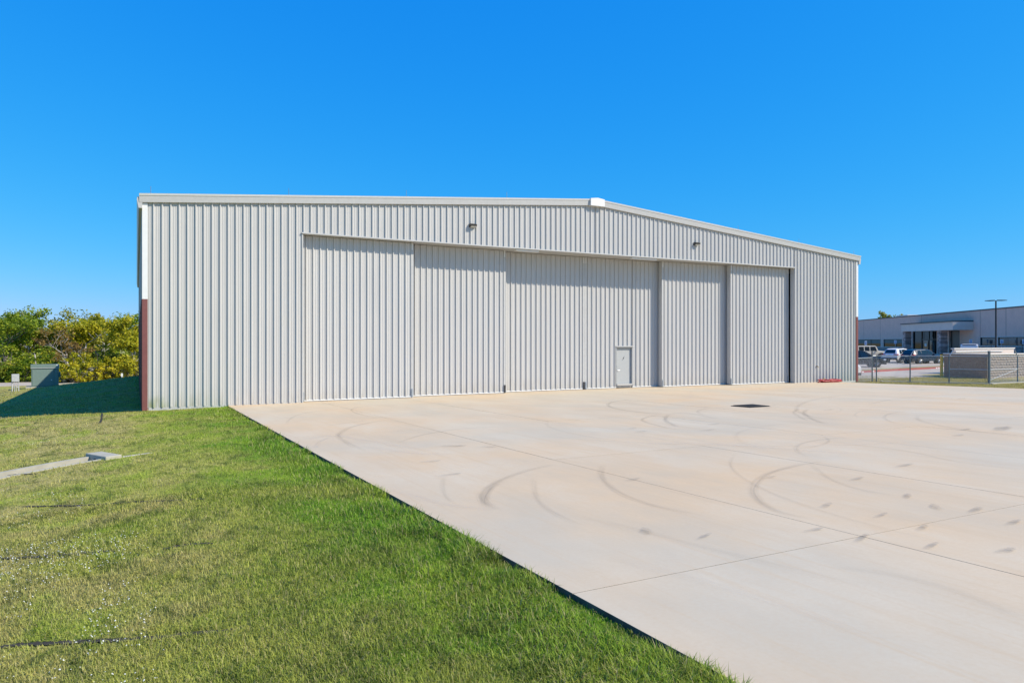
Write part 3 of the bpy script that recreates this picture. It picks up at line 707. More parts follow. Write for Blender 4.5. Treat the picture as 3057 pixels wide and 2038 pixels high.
# shrinkage cracks in the clay, as polylines on the lawn
def lawn_pt(px, py):
    z = 0.2
    for _ in range(8):
        p = on_z(px, py, z); z = gz(p.x, p.y)
    return p
CR = [[(60,1512),(250,1508),(400,1498),(520,1494),(620,1488)], [(0,1668),(120,1662),(250,1652),(350,1644)], [(0,1932),(90,1924),(180,1920),(300,1914),(420,1908),(700,1880)], [(298,1262),(303,1250),(305,1232)],
      [(20,1418),(60,1415),(112,1414)], [(480,1640),(560,1626),(640,1622)]]
crk = []
for ln in CR:
    pts = [lawn_pt(*p) for p in ln]; crk.append(np.array([[p.x, p.y] for p in pts]))
def crack_dist(x, y):
    d = np.full(len(x), 9.0)
    for ln in crk:
        for a, b in zip(ln[:-1], ln[1:]):
            ab = b-a; t_ = np.clip(((x-a[0])*ab[0] + (y-a[1])*ab[1]) / (ab@ab), 0, 1)
            d = np.minimum(d, np.hypot(x-a[0]-t_*ab[0], y-a[1]-t_*ab[1]))
    return d
def in_flume(x, y, m=0.0):
    u = (x-flA[0])*flD[0] + (y-flA[1])*flD[1]; v = -(x-flA[0])*flD[1] + (y-flA[1])*flD[0]
    return ((u > 0-m) & (u < Lf) & (v > -.37-m) & (v < .35+m)) | ((u > -.37) & (u <= 0) & (abs(v) < .47)) | ((u > -1.2) & (u <= -.3) & (v > .28) & (v < .45))
def grass(name, n, dmin, dmax, hh, ww, seg, region, seed, b0=-17, b1=50):
    r = np.random.default_rng(seed)
    d = dmin*(dmax/dmin)**r.random(n); brg = r.uniform(R(b0), R(b1), n)      # thinner with distance; bearings from +Y
    x = CAM.x + d*np.sin(brg); y = CAM.y + d*np.cos(brg)
    k = region(x, y) & ~in_flume(x, y); cd = crack_dist(x, y); k &= (cd > .022 + .025*r.random(n))
    x, y, d = x[k], y[k], d[k]; m = len(x); z = ground_z(x, y)
    thick = vnoise(x, y, 1.4, 3); h = hh(d)*(0.55+0.9*r.random(m))*(0.7+0.6*thick); w = ww(d)*(0.7+0.6*r.random(m))
    az_ = r.uniform(0, 2*np.pi, m); lean = r.uniform(0.35, 1.4, m)
    dx, dy = np.cos(az_), np.sin(az_); sx, sy = -dy*w/2, dx*w/2
    rn = r.random(m); 
    if seg == 1:
        V = np.empty((m, 3, 3)); V[:, 0] = np.stack([x-sx, y-sy, z-.005], 1); V[:, 1] = np.stack([x+sx, y+sy, z-.005], 1)
        V[:, 2] = np.stack([x+dx*h*np.sin(lean), y+dy*h*np.sin(lean), z+h*np.cos(lean)], 1); nv, tris = 3, [[0, 1, 2]]
    else:
        V = np.empty((m, 5, 3)); l1 = lean*.5
        V[:, 0] = np.stack([x-sx, y-sy, z-.005], 1); V[:, 1] = np.stack([x+sx, y+sy, z-.005], 1)
        mx_, my_, mz_ = x+dx*h*.55*np.sin(l1), y+dy*h*.55*np.sin(l1), z+h*.55*np.cos(l1)
        V[:, 2] = np.stack([mx_+sx*.8, my_+sy*.8, mz_], 1); V[:, 3] = np.stack([mx_-sx*.8, my_-sy*.8, mz_], 1)
        V[:, 4] = np.stack([mx_+dx*h*.55*np.sin(lean*1.4), my_+dy*h*.55*np.sin(lean*1.4), mz_+h*.55*np.cos(lean*1.4)], 1)
        nv, tris = 5, [[0, 1, 2], [0, 2, 3], [3, 2, 4]]
    F = (np.arange(m)[:, None, None]*nv + np.array(tris)[None]).reshape(-1, 3)
    me = bpy.data.meshes.new(name); me.vertices.add(m*nv); me.vertices.foreach_set('co', V.reshape(-1).astype(np.float32))
    me.loops.add(F.size); me.loops.foreach_set('vertex_index', F.reshape(-1).astype(np.int32))
    me.polygons.add(len(F)); me.polygons.foreach_set('loop_start', (np.arange(len(F))*3).astype(np.int32)); me.polygons.foreach_set('loop_total', np.full(len(F), 3, np.int32))
    at = me.attributes.new('rnd', 'FLOAT', 'POINT'); at.data.foreach_set('value', np.repeat(rn, nv).astype(np.float32))
    me.materials.append(M['grass_blade']); me.update(calc_edges=True); me.validate()
    return link(name, me)
def lawn_left(x, y):
    k = (x < 3.045) & ~((y > -.06) & (x > -.12)) & (y < 52)
    edge = x > 2.98 - .25*(vnoise(x, y, 1.1, 9))*(vnoise(x, y, 3.5, 10) > .45)
    return k & ~(edge & (np.random.default_rng(1).random(len(x)) < .5))
g = grass('near_lawn_grass', 400000, 3.4, 13, lambda d: .05+0*d, lambda d: .0035+.0004*d, 3, lawn_left, 11)
tag(g, 'short green mown lawn grass beside the concrete apron', 'grass', kind='stuff')
g = grass('lawn_grass', 420000, 12, 85, lambda d: .05+.0006*d, lambda d: .004+.00055*d, 1, lambda x, y: lawn_left(x, y), 12)
tag(g, 'mown lawn grass sloping away past the hangar', 'grass', kind='stuff')
def edge_grass(x, y): return (x > 2.0 + 1.0*np.random.default_rng(4).random(len(x))) & (x < 3.05) & (y < -.2) & (vnoise(x, y, 1.6, 21) > .42)
g = grass('edge_grass', 420000, 3.4, 32, lambda d: .105+0*d, lambda d: .005+.0004*d, 3, edge_grass, 13, 2, 48)
tag(g, 'taller tufts of grass along the apron edge', 'grass', kind='stuff')
def fence_xy(px, Z): q = at_Z(px, CY, Z); return np.array([q.x, q.y])
KL = [fence_xy(*p) for p in ((2616.5, 50.4), (2717, 50.0), (2833.5, 49.0), (2952.8, 47.9), (3037.6, 49.6), (3150, 51.4))]
def off_kerb(x, y):
    d = np.full(len(x), 9.0)
    for a, b in zip(KL[:-1], KL[1:]):
        ab = b-a; t_ = np.clip(((x-a[0])*ab[0]+(y-a[1])*ab[1])/(ab@ab), 0, 1); d = np.minimum(d, np.hypot(x-a[0]-t_*ab[0], y-a[1]-t_*ab[1]))
    return d > .42
def right_strip(x, y): return off_kerb(x, y) & ((x > 40.1) & (x < 58) & (y > -20) & (y < 9) & ~((x < 43) & (y > -.05)))
g = grass('verge_grass', 130000, 40, 66, lambda d: .075+0*d, lambda d: .03+0*d, 1, right_strip, 14, 48, 68)
tag(g, 'dry yellowish verge grass around the chain link fence', 'grass', kind='stuff')
# crack floors: dark dry soil showing between the parted grass
for ln in crk:
    V = []; F = []; L_ = catmull([Vector((p_[0], p_[1], 0)) for p_ in ln], 10)
    for i, p_ in enumerate(L_):
        d_ = (L_[min(i+1, len(L_)-1)] - L_[max(i-1, 0)]).normalized(); w_ = .03*(.5+abs(math.sin(i*1.9)))*min(1, i/3+.2, (len(L_)-1-i)/3+.2)
        for s_ in (-1, 1):
            q = p_ + Vector((-d_.y, d_.x, 0))*(s_*w_); V.append((q.x+.01*math.sin(i*2.2), q.y+.012*math.sin(i*1.3), gz(q.x, q.y)+.012))
        if i: F.append((2*i-2, 2*i, 2*i+1, 2*i-1))
    ob = MB().add(V, F).build('soil_crack', M['soil']); tag(ob, kind='structure')
# small white clover-like flowers
n = 90000; r = np.random.default_rng(33); x = r.uniform(-9, 1.2, n); y = r.uniform(-28.2, -4, n)
cl = vnoise(x, y, .75, 41)*.6 + vnoise(x, y, 2.4, 42)*.4
k = (r.random(n) < np.where(y > -20.5, np.clip((cl-.58)*2.0, 0, 1)*.35*(x < -1), np.clip((cl-.36)*2.4, 0, .5))*np.clip((.0-x)/.5, 0, 1)) & ~in_flume(x, y); x, y = x[k], y[k]
V = []; F = []
for a, b in zip(x, y):
    z = gz(a, b)+r.uniform(.03, .06); rr = r.uniform(.0035, .008); tx, ty = r.normal(0, .35, 2); b0 = len(V)
    for q in range(6):
        ca, sa = math.cos(q*math.pi/3)*rr, math.sin(q*math.pi/3)*rr; V.append((a+ca, b+sa, z+ca*tx+sa*ty))
    V.append((a, b, z+rr*.8)); F += [(b0+q, b0+(q+1) % 6, b0+6) for q in range(6)]
me = bpy.data.meshes.new('white_flowers'); me.from_pydata(V, [], F); me.materials.append(M['petal']); me.update()
tag(link('white_flowers', me), 'tiny white wild flowers scattered in the dry lawn', 'flowers', kind='stuff')

# ------------------------------------------------------------------ left rear: service road, cabinet, meter stand
rd = sheet('service_road', [(-80, 56), (30, 58), (30, 66), (-80, 64)], M['road_concrete'], .03, 4.0); tag(rd, kind='structure')
kb = MB()
for a, b in ((-80, -14.5), (-8.6, 30)):
    n = int((b-a)/3)
    for k in range(n):
        x0 = a+(b-a)*k/n; x1 = a+(b-a)*(k+1)/n; y0 = 55.7+(x0+80)*2/110
        kb.box(x0, x1-.01, y0, y0+.3, gz(x0, y0)-.2, gz((x0+x1)/2, y0)+.15)
tag(kb.build('road_kerb', M['pale_concrete']), kind='structure')
zc = gz(-7.75, 47.1)
cb = empty('utility_cabinet', (-7.75, 47.1, zc), R(4)); tag(cb, 'green metal utility cabinet half in the hangar shadow', 'utility cabinet')
MB().bevbox(-1.5, 1.3, -.55, 1.5, -.3, .07, .02).build('pad', M['pale_concrete'], cb)
MB().bevbox(-1.05, 1.05, -.4, 1.2, .072, 1.72, .015).build('body', M['box_green'], cb)
MB().prism([(-.46, 1.722), (1.24, 1.722), (1.24, 2.1), (-.46, 2.13)], 'x', -1.1, 1.1).build('hood', M['box_green'], cb)
MB().bevbox(-.98, .68, -.43, -.402, .16, 1.62, .01).build('door', M['box_green'], cb)
MB().bevbox(.74, 1.0, -.43, -.402, .16, 1.62, .01).build('side_panel', M['box_green'], cb)
MB().box(.45, .55, -.46, -.431, .62, .72).build('lock', M['sign_white'], cb)
MB().box(-1.1, 1.1, -.475, -.462, 1.76, 1.80).build('drip_edge', M['trim_grey'], cb)
MB().box(.88, 1.04, -.476, -.462, 1.98, 2.08).build('label_plate', M['sign_white'], cb)
MB().bevbox(1.052, 1.2, -.1, .5, .9, 1.35, .01).build('side_box', M['box_green'], cb)
pm = on_z(46, 1162, -1.55); zm = gz(pm.x, pm.y)
ms = empty('meter_stand', (pm.x, pm.y, zm), R(6)); tag(ms, 'grey electric meter panel on two short posts beside the green cabinet', 'meter')
for sx in (-.23, .23): MB().tube((sx, 0, -.2), (sx, 0, 1.5), .045, .045, 8).build('post', M['meter_grey'], ms)
MB().bevbox(-.27, .27, -.16, -.046, .85, 1.52, .012).build('panel_box', M['meter_grey'], ms)
MB().box(-.25, .25, -.03, .03, .35, .42).build('crossbar', M['meter_grey'], ms)
MB().tube((-.05, -.09, .0), (-.05, -.09, .86), .025, .025, 8).build('conduit', M['meter_grey'], ms)
MB().tube((.07, -.09, .0), (.07, -.09, .86), .02, .02, 8).build('conduit', M['meter_grey'], ms)

# ------------------------------------------------------------------ trees
def leaf_mesh(name, centers, rads, per, size, mat, seed, hang=0.0):
    r = np.random.default_rng(seed); C = np.repeat(np.array(centers), per, 0); Rd = np.repeat(np.array(rads), per)
    m = len(C); d = r.normal(0, 1, (m, 3)); d /= np.linalg.norm(d, axis=1)[:, None]
    P = C + d*(Rd*r.random(m)**.45)[:, None]*np.array([1, 1, .75]); P[:, 2] -= hang*r.random(m)
    nrm = d*.6 + r.normal(0, .7, (m, 3)) + np.array([0, 0, .45]); nrm /= np.linalg.norm(nrm, axis=1)[:, None]
    a = np.cross(nrm, r.normal(0, 1, (m, 3))); a /= np.linalg.norm(a, axis=1)[:, None]; b = np.cross(nrm, a)
    s = size*(0.6+0.8*r.random(m))[:, None]
    V = np.stack([P-a*s, P-b*s*.55, P+a*s, P+b*s*.55], 1).reshape(-1, 3)
    F = np.arange(m*4).reshape(-1, 4)
    me = bpy.data.meshes.new(name); me.from_pydata(V.tolist(), [], F.tolist())
    base = np.repeat(r.random(len(centers)), per); rn = np.clip(.55*base+.45*r.random(m), 0, 1)
    at = me.attributes.new('rnd', 'FLOAT', 'POINT'); at.data.foreach_set('value', np.repeat(rn, 4).astype(np.float32))
    me.materials.append(mat); me.update(); return me
def grow(mb, p, d, L, rad, lvl, rng, tips, spread=.6, up=.12):
    pts = [p]; rr = [rad]; q = p.copy(); dd = d.copy(); n = 4
    for k in range(n):
        dd = (dd + Vector((rng.gauss(0, .13), rng.gauss(0, .13), rng.gauss(up*.4, .07)))).normalized(); q = q + dd*(L/n); pts.append(q.copy()); rr.append(rad*(1-.55*(k+1)/n))
    mb.path(pts, rr, 6 if lvl < 2 else 4)
    if lvl >= 3: tips.append(q); tips.append(pts[2]); return
    if lvl == 2: tips.append(q)
    for k in range(4 if lvl else 6):
        f_ = .35 + .65*(k+1)/(4 if lvl else 6); i = min(n, max(1, int(round(f_*n)))); a = rng.uniform(0, 2*math.pi)
        side_ = Vector((math.cos(a), math.sin(a), rng.uniform(-.15, .5)))
        nd = (dd*(1-spread) + side_*spread).normalized()
        grow(mb, pts[i], nd, L*rng.uniform(.5, .72), rr[i]*.62, lvl+1, rng, tips, spread, up)
def tree(name, label, x, y, h, mat, bark, seed, group, per=26, size=.16, clump=.75, bare=0.0, lean=(0, 0), width=1.0, cat='tree'):
    rng = random.Random(seed); root = empty(name, (x, y, gz(x, y)-.05)); tag(root, label, cat, group)
    mb = MB(); tips = []
    grow(mb, Vector((0, 0, 0)), Vector((lean[0], lean[1], 1)).normalized(), h*.5, h*.026, 0, rng, tips, .62, .15)
    top_ = max(t_.z for t_ in tips); sc = (h*.96)/top_
    mb.v = [(v[0]*sc*width, v[1]*sc*width, v[2]*sc) for v in mb.v]; tips = [Vector((t_.x*sc*width, t_.y*sc*width, t_.z*sc)) for t_ in tips]
    mb.build('trunk', bark, root, True)
    keep = [t_ for t_ in tips if rng.random() > bare]
    # skirts of lower growth, since these trees keep leaves down to the ground
    rads = [clump*rng.uniform(.6, 1.25) for _ in keep]
    link('crown', leaf_mesh('crown', [tuple(t_) for t_ in keep], rads, per, size, mat, seed+100), root)
    return root
def bush(x, y, h, w, mat, seed, label, n=70, size=.14, name='shrub', group=None, per=22):
    rng = random.Random(seed); root = empty(name, (x, y, gz(x, y))); tag(root, label, 'shrub', group)
    mb = MB(); cs = []
    for k in range(n):
        a = rng.uniform(0, 6.283); rr = w*math.sqrt(rng.random()); z = h*rng.random()**.8*math.sqrt(max(.05, 1-(rr/w)**2*.8)); cs.append((rr*math.cos(a), rr*math.sin(a)*.7, max(.15, z)))
    for c in cs[::4]: mb.path([(c[0]*.25, c[1]*.25, -.1), (c[0]*.6, c[1]*.6, c[2]*.5), c], [.035, .025, .01], 4)
    mb.build('stem', M['bark'], root); link('foliage', leaf_mesh('foliage', cs, [rng.uniform(.3, .6)*w*.35 for _ in cs], per, size, mat, seed+50), root)
    return root
def tp(px, Z):
    q = at_Z(px, CY, Z); return q.x, q.y
TG = 'trees beyond the service road'
specs = [ # px, Z, height, material, bark, bare, clump, width, label
    (30, 86, 9.2, 'leaf_green', 'bark', .12, .85, 1.15, 'dense bright green tree with thin bare top behind the meter stand'),
    (-120, 90, 9.0, 'leaf_green', 'bark', .1, .85, 1.1, 'green tree beyond the service road furthest from the hangar'),
    (150, 93, 8.2, 'leaf_olive', 'bark', .1, .8, 1.1, 'olive green tree rising behind the green utility cabinet'),
    (235, 90, 8.1, 'leaf_yellow', 'bark_pale', .12, .8, 1.0, 'yellow green autumn tree between the cabinet and the hangar'),
    (320, 96, 8.6, 'leaf_olive', 'bark_pale', .25, .75, 1.1, 'thinly leaved olive tree with pale branches near the hangar'),
    (400, 86, 7.9, 'leaf_yellow', 'bark_pale', .15, .8, 1.0, 'golden yellow tree rising against the hangar corner'),
    (90, 108, 10.0, 'leaf_green', 'bark', .05, 1.0, 1.2, 'tall dark green tree in the rear row behind the cabinet'),
    (270, 112, 10.0, 'leaf_olive', 'bark', .05, 1.0, 1.3, 'tall olive tree in the rear row'),
    (420, 110, 9.6, 'leaf_green', 'bark', .05, 1.0, 1.3, 'tall green tree of the rear row beside the hangar corner'),
    (-60, 112, 10.2, 'leaf_olive', 'bark', .05, 1.0, 1.3, 'tall olive tree in the rear row behind the green trees'),
]
for i, (px, Z, h, mt, bk, bare, cl_, wd, lab) in enumerate(specs):
    x, y = tp(px, Z); tree('broadleaf_tree', lab, x, y, h, M[mt], M[bk], 40+i, TG, per=30, size=.17, clump=cl_, bare=bare, width=wd)
x, y = tp(232, 82); tree('bare_tree', 'leaning tree with pale nearly bare branches in front of yellow trees', x, y, 6.6, M['leaf_rust'], M['bark_pale'], 77, TG, per=10, size=.13, clump=.5, bare=.45, lean=(-.75, -.1), width=1.0)
x, y = tp(105, 100); tree('bare_tree', 'leafless grey twiggy tree top showing above the green trees', x, y, 11.0, M['leaf_olive'], M['bark_pale'], 78, TG, per=3, size=.1, clump=.4, bare=.85, width=.7)
SG = 'shrubs at the foot of the trees'
sh = [(-30, 80, 2.6, 2.6, 'leaf_olive', 'wide olive shrub below the green trees behind the meter stand'), (60, 81, 2.4, 2.2, 'leaf_green', 'low green shrub between the meter stand and the cabinet'), (185, 81, 2.6, 1.9, 'leaf_green', 'dark green shrub at the edge of the cabinet'),
      (238, 79, 3.6, 2.2, 'leaf_yellow', 'rounded yellow green shrub below the leaning bare tree'), (300, 82, 2.2, 1.6, 'leaf_pale', 'small pale flowering shrub by the service road'), (300, 86, 4.4, 2.2, 'leaf_olive', 'tall olive shrub beneath the thin olive tree'), (355, 82, 3.2, 2.3, 'leaf_yellow', 'spreading yellow shrub near the hangar corner'),
      (410, 82, 3.0, 2.2, 'leaf_yellow', 'golden shrub touching the hangar corner outline'), (130, 84, 4.4, 2.6, 'leaf_green', 'tall green shrub behind the cabinet'), (20, 85, 4.6, 3.0, 'leaf_green', 'large green shrub below the dense green tree'), (375, 90, 5.0, 2.8, 'leaf_olive', 'large olive shrub between the yellow trees'), (190, 90, 5.0, 2.8, 'leaf_olive', 'large olive shrub behind the leaning bare tree'), (192, 79, 1.0, .8, 'leaf_pale', 'low whitish shrub at the kerb beside the cabinet')]
for i, (px, Z, h, w, mt, lab) in enumerate(sh):
    x, y = tp(px, Z); bush(x, y, h, w, M[mt], 200+i, lab, n=90, group=SG, per=26)
# the far wood that closes the view between trunks: one dark mass of leaves
r = np.random.default_rng(9); cs = []; rd_ = []
for k in range(420):
    px = r.uniform(-330, 520); Z = r.uniform(118, 132); q = at_Z(px, CY, Z); hz = r.random()**.9*(6.2+1.5*math.sin(px*.021)); cs.append((q.x, q.y, gz(q.x, q.y)+hz)); rd_.append(r.uniform(1.0, 1.9))
wd = link('far_wood', leaf_mesh('far_wood', cs, rd_, 60, .26, M['leaf_green'], 10)); tag(wd, 'dark mass of woodland behind the rows of trees', 'woodland', kind='stuff')
# slim white marker post by the service road
x, y = tp(364, 78); mk = empty('marker_post', (x, y, gz(x, y))); tag(mk, 'slim white marker post standing by the service road', 'post')
MB().tube((0, 0, -.2), (0, 0, 1.1), .05, .05, 6).build('post', M['sign_white'], mk); MB().box(-.1, .1, -.06, -.052, .75, 1.05).build('plate', M['sign_white'], mk)

# ------------------------------------------------------------------ right side: paving
lot = [(44.6, 8.0), (47.5, 5.2), (52.5, 3.6), (57.0, 3.3), (58.0, 5.4), (64, 5.4), (64, -8), (140, -8), (150, 60), (120, 85), (60, 60), (44.6, 40)]
pv = sheet('car_park', lot, M['road_concrete'], .02, 3.0); tag(pv, kind='structure')
# raised median with red fire-lane kerb
c0, c1 = on_z(2540, 1110.5, -.1), on_z(2830, 1098, -.05)
def kerb_pt(t_, off):
    d_ = (c1-c0); d_.z = 0; n_ = Vector((-d_.y, d_.x, 0)).normalized(); q = c0 + d_*t_ + n_*off; return q.x, q.y
V = []; F = []; N = 24
for k in range(N+1):
    for off, dz in ((0, .0), (.0, .17), (.22, .18), (.22, .0)):
        x, y = kerb_pt(-.4+1.9*k/N, off); V.append((x, y, gz(x, y)+dz))
    if k:
        for e in range(3): F.append((4*k-4+e, 4*k-4+e+1, 4*k+e+1, 4*k+e))
ob = MB().add(V, F).build('red_kerb', M['red_kerb']); tag(ob, kind='structure')
V = []; F = []
for k in range(N+1):
    for off in (.221, 1.5):
        x, y = kerb_pt(-.4+1.9*k/N, off); V.append((x, y, gz(x, y)+.165))
    x, y = kerb_pt(-.4+1.9*k/N, 1.5); V.append((x, y, gz(x, y)))
    if k: F += [(3*k-3, 3*k-2, 3*k+1, 3*k), (3*k-2, 3*k-1, 3*k+2, 3*k+1)]
ob = MB().add(V, F).build('median', M['lawn']); tag(ob, kind='structure')
# painted letters on the red kerb are too far to read: short white dashes of lettering
for t_ in (.06, .10, .20, .86, .885, .91, .935):
    x, y = kerb_pt(t_, -.004); d_ = (c1-c0).normalized(); mb = MB()
    mb.add([(x, y, gz(x, y)+.05), (x+d_.x*.3, y+d_.y*.3, gz(x, y)+.05), (x+d_.x*.3, y+d_.y*.3, gz(x, y)+.14), (x, y, gz(x, y)+.14)], [(0, 1, 2, 3)])
    mb.build('kerb_lettering', M['sign_white'], bpy.data.objects['red_kerb'])

# ------------------------------------------------------------------ chain link fence
FP = [(2562, 47.9), (2603.7, 50.3), (2616.5, 50.4), (2717, 50.0), (2833.5, 49.0), (2952.8, 47.9), (3037.6, 49.6), (3150, 51.4)]
fp = []
for px, Z in FP:
    q = at_Z(px, CY, Z); fp.append(Vector((q.x, q.y, gz(q.x, q.y))))
fp[0] = Vector((BW+.12, .15, gz(BW+.3, .2)))
RAIL = 1.62
fence = empty('chain_link_fence', (fp[5].x, fp[5].y, fp[5].z)); tag(fence, 'galvanised chain link fence with angled arms on its posts', 'fence')
org = fence.location.copy()
def L_(p): return Vector(p) - org
for i, p in enumerate(fp):
    if i == 0: r_, top_ = .035, RAIL-.1
    elif i == 5: r_, top_ = .085, 2.0
    elif i == 1: r_, top_ = .05, 1.95
    else: r_, top_ = .042, RAIL+.03
    MB().tube(L_((p.x, p.y, p.z-.3)), L_((p.x, p.y, top_)), r_, r_, 10).build('post', M['fence_post'], fence)
    if i in (3, 4, 6, 7):
        d_ = Vector((.26, -.12, .40)) if i < 5 else Vector((-.36, .0, .40))
        MB().tube(L_((p.x, p.y, top_-.05)), L_(Vector((p.x, p.y, top_))+d_), .032, .026, 8).build('barb_arm', M['galvanised'], fence)
for i in range(len(fp)-1):
    a, b = fp[i].copy(), fp[i+1].copy(); lo = i == 0
    za = RAIL-.12 if i == 0 else RAIL; zb = za
    MB().tube(L_((a.x, a.y, za)), L_((b.x, b.y, zb)), .026, .026, 8).build('top_rail', M['galvanised'], fence)
    if i in (4, 5):
        MB().tube(L_((a.x, a.y, .72)), L_((b.x, b.y, .72)), .024, .024, 8).build('mid_rail', M['galvanised'], fence)
    if i == 5: MB().tube(L_((a.x, a.y, .0)), L_((b.x, b.y, .70)), .018, .018, 8).build('brace_rod', M['galvanised'], fence)
    # woven wire
    d_ = Vector((b.x-a.x, b.y-a.y, 0)); Lh = d_.length; d_.normalize(); mb = MB(); H = za-.02-(a.z+.03); sp_ = .085; z0 = a.z+.03
    for sgn in (1, -1):
        k = -H
        while k < Lh:
            u0, u1 = k, k+H; t0, t1 = 0.0, 1.0
            if u0 < 0: t0 = -u0/H
            if u1 > Lh: t1 = (Lh-u0)/H
            if t1 - t0 > .02:
                ua, ub = u0+t0*H, u0+t1*H; ha, hb = (t0*H, t1*H) if sgn > 0 else (H-t0*H, H-t1*H)
                pa = L_((a.x+d_.x*ua, a.y+d_.y*ua, z0+ha)); pb = L_((a.x+d_.x*ub, a.y+d_.y*ub, z0+hb)); mb.tube(pa, pb, .0028, .0028, 3, cap=False)
            k += sp_
    ob = mb.build('woven_wire', M['galvanised'], fence); ob['kind'] = 'stuff'
# concrete mow strip under the fence
ms_ = [fp[2]+Vector((.2, -.2, 0)), fp[3], fp[4], fp[5]+Vector((.0, -.1, 0))]
def ribbon(name, pts, w, dz, mat, depth=.2):
    V = []; F = []
    for i, p in enumerate(pts):
        d_ = (pts[min(i+1, len(pts)-1)] - pts[max(i-1, 0)]); d_.z = 0; d_.normalize(); n_ = Vector((-d_.y, d_.x, 0))*w/2
        for s_ in (-1, 1):
            q = p + n_*s_; V += [(q.x, q.y, gz(p.x, p.y)+dz), (q.x, q.y, gz(p.x, p.y)-depth)]
        if i: F += [(4*i-4, 4*i, 4*i+2, 4*i-2), (4*i-4, 4*i-3, 4*i+1, 4*i), (4*i-2, 4*i+2, 4*i+3, 4*i-1)]
    ob = MB().add(V, F).build(name, mat); recalc(ob.data); return ob
tag(ribbon('fence_kerb', ms_+[fp[5]+Vector((1.2, .05, 0)), fp[6]+Vector((.1, -.15, 0)), fp[7]+Vector((0, -.15, 0))], .5, .05, M['pale_concrete']), kind='structure')

# ------------------------------------------------------------------ block enclosure
kx = 57.6; ky = on_x(2946, 1100, 57.6).y; kz = gz(kx, ky)-.05; WT = 1.60-kz
en = empty('block_enclosure', (kx, ky, kz)); tag(en, 'brown concrete block refuse enclosure with pale capped walls', 'enclosure')
yl = on_x(2818, 1100, kx).y - ky
course = .2; nco = int(round(WT/course)); course = WT/nco
rng = random.Random(2)
def block_mesh(l, h_, d_, rough):
    mb = MB(); mb.bevbox(0, l-.012, 0, d_, 0, h_-.012, .006); return mb.mesh('block', M['block_brown' if not rough else 'block_face'])
side_core = MB().box(.02, .2, .02, yl, 0, WT).build('side_wall', M['road_concrete'], en)
bl = block_mesh(.4, course, .03, False); Mrot = Matrix.Rotation(R(-90), 4, 'Z')
bl2 = block_mesh(.2, course, .03, False)
for c in range(nco):
    v = yl
    first = True
    while v > .005:
        l = .2 if (first and c % 2) else .4
        first = False
        if v - l < -.005: l = v
        o = link('block', bl if abs(l-.4) < .01 else (bl2 if abs(l-.2) < .01 else block_mesh(l, course, .03, False)), side_core)
        o.location = (-.012, v, c*course); o.rotation_euler = (0, 0, R(-90)); v -= l
front_core = MB().box(.0, 14, .02, .2, 0, WT).build('front_wall', M['road_concrete'], en)
# split-face blocks: uneven chipped fronts
def rough_block(seed):
    r = random.Random(seed); nx_, nz_ = 5, 3; V = []; F = []; l = .4-.012; h_ = course-.016
    for j in range(nz_+1):
        for i in range(nx_+1):
            e = i in (0, nx_) or j in (0, nz_); V.append((l*i/nx_, -.0 if e else -r.uniform(.015, .06), h_*j/nz_))
    for j in range(nz_):
        for i in range(nx_): q = j*(nx_+1)+i; F.append((q, q+1, q+nx_+2, q+nx_+1))
    n0 = len(V); V += [(0, .03, 0), (l, .03, 0), (l, .03, h_), (0, .03, h_)]
    c_ = [0, nx_, (nz_+1)*(nx_+1)-1, nz_*(nx_+1)]
    for a in range(4): F.append((n0+a, n0+(a+1) % 4, c_[(a+1) % 4], c_[a]))
    return MB().add(V, F).mesh('block', M['block_face'])
rbs = [rough_block(s_) for s_ in range(6)]
for c in range(nco):
    u = .0 if c % 2 else -.0
    for k in range(16):
        o = link('block', rbs[rng.randrange(6)], front_core); o.location = (k*.4+(.2 if c % 2 else 0)+.02, -.012, c*course)
    if c % 2: o = link('block', block_mesh(.2, course, .04, True), front_core); o.location = (.02, -.02, c*course)
MB().bevbox(-.06, 14, -.09, .24, WT+.002, WT+.09, .01).build('wall_cap', M['cap_white'], en)
MB().bevbox(-.06, .24, .242, yl+.05, WT+.002, WT+.085, .01).build('wall_cap', M['cap_white'], en)
# inner and rear walls with pale caps rising a little above
bw = MB(); bw.box(.9, 7.6, yl-.4, yl-.2, 0, WT+.16); bw.build('rear_wall', M['stucco_light'], en); MB().bevbox(.85, 7.7, yl-.46, yl-.14, WT+.162, WT+.27, .01).build('wall_cap', M['cap_white'], en)
MB().box(4.2, 13.5, yl+1.6, yl+1.8, 0, WT+.36).build('rear_wall', M['stucco_light'], en); MB().bevbox(4.1, 13.6, yl+1.54, yl+1.86, WT+.362, WT+.47, .01).build('wall_cap', M['cap_white'], en)
MB().tube((-.05, yl+.16, -.2), (-.05, yl+.16, WT-.02), .11, .11, 12).build('gate_post', M['yellow'], en)
MB().tube((.16, yl+.3, -.2), (.16, yl+.3, WT+.02), .07, .07, 12).build('gate_post', M['bronze'], en)

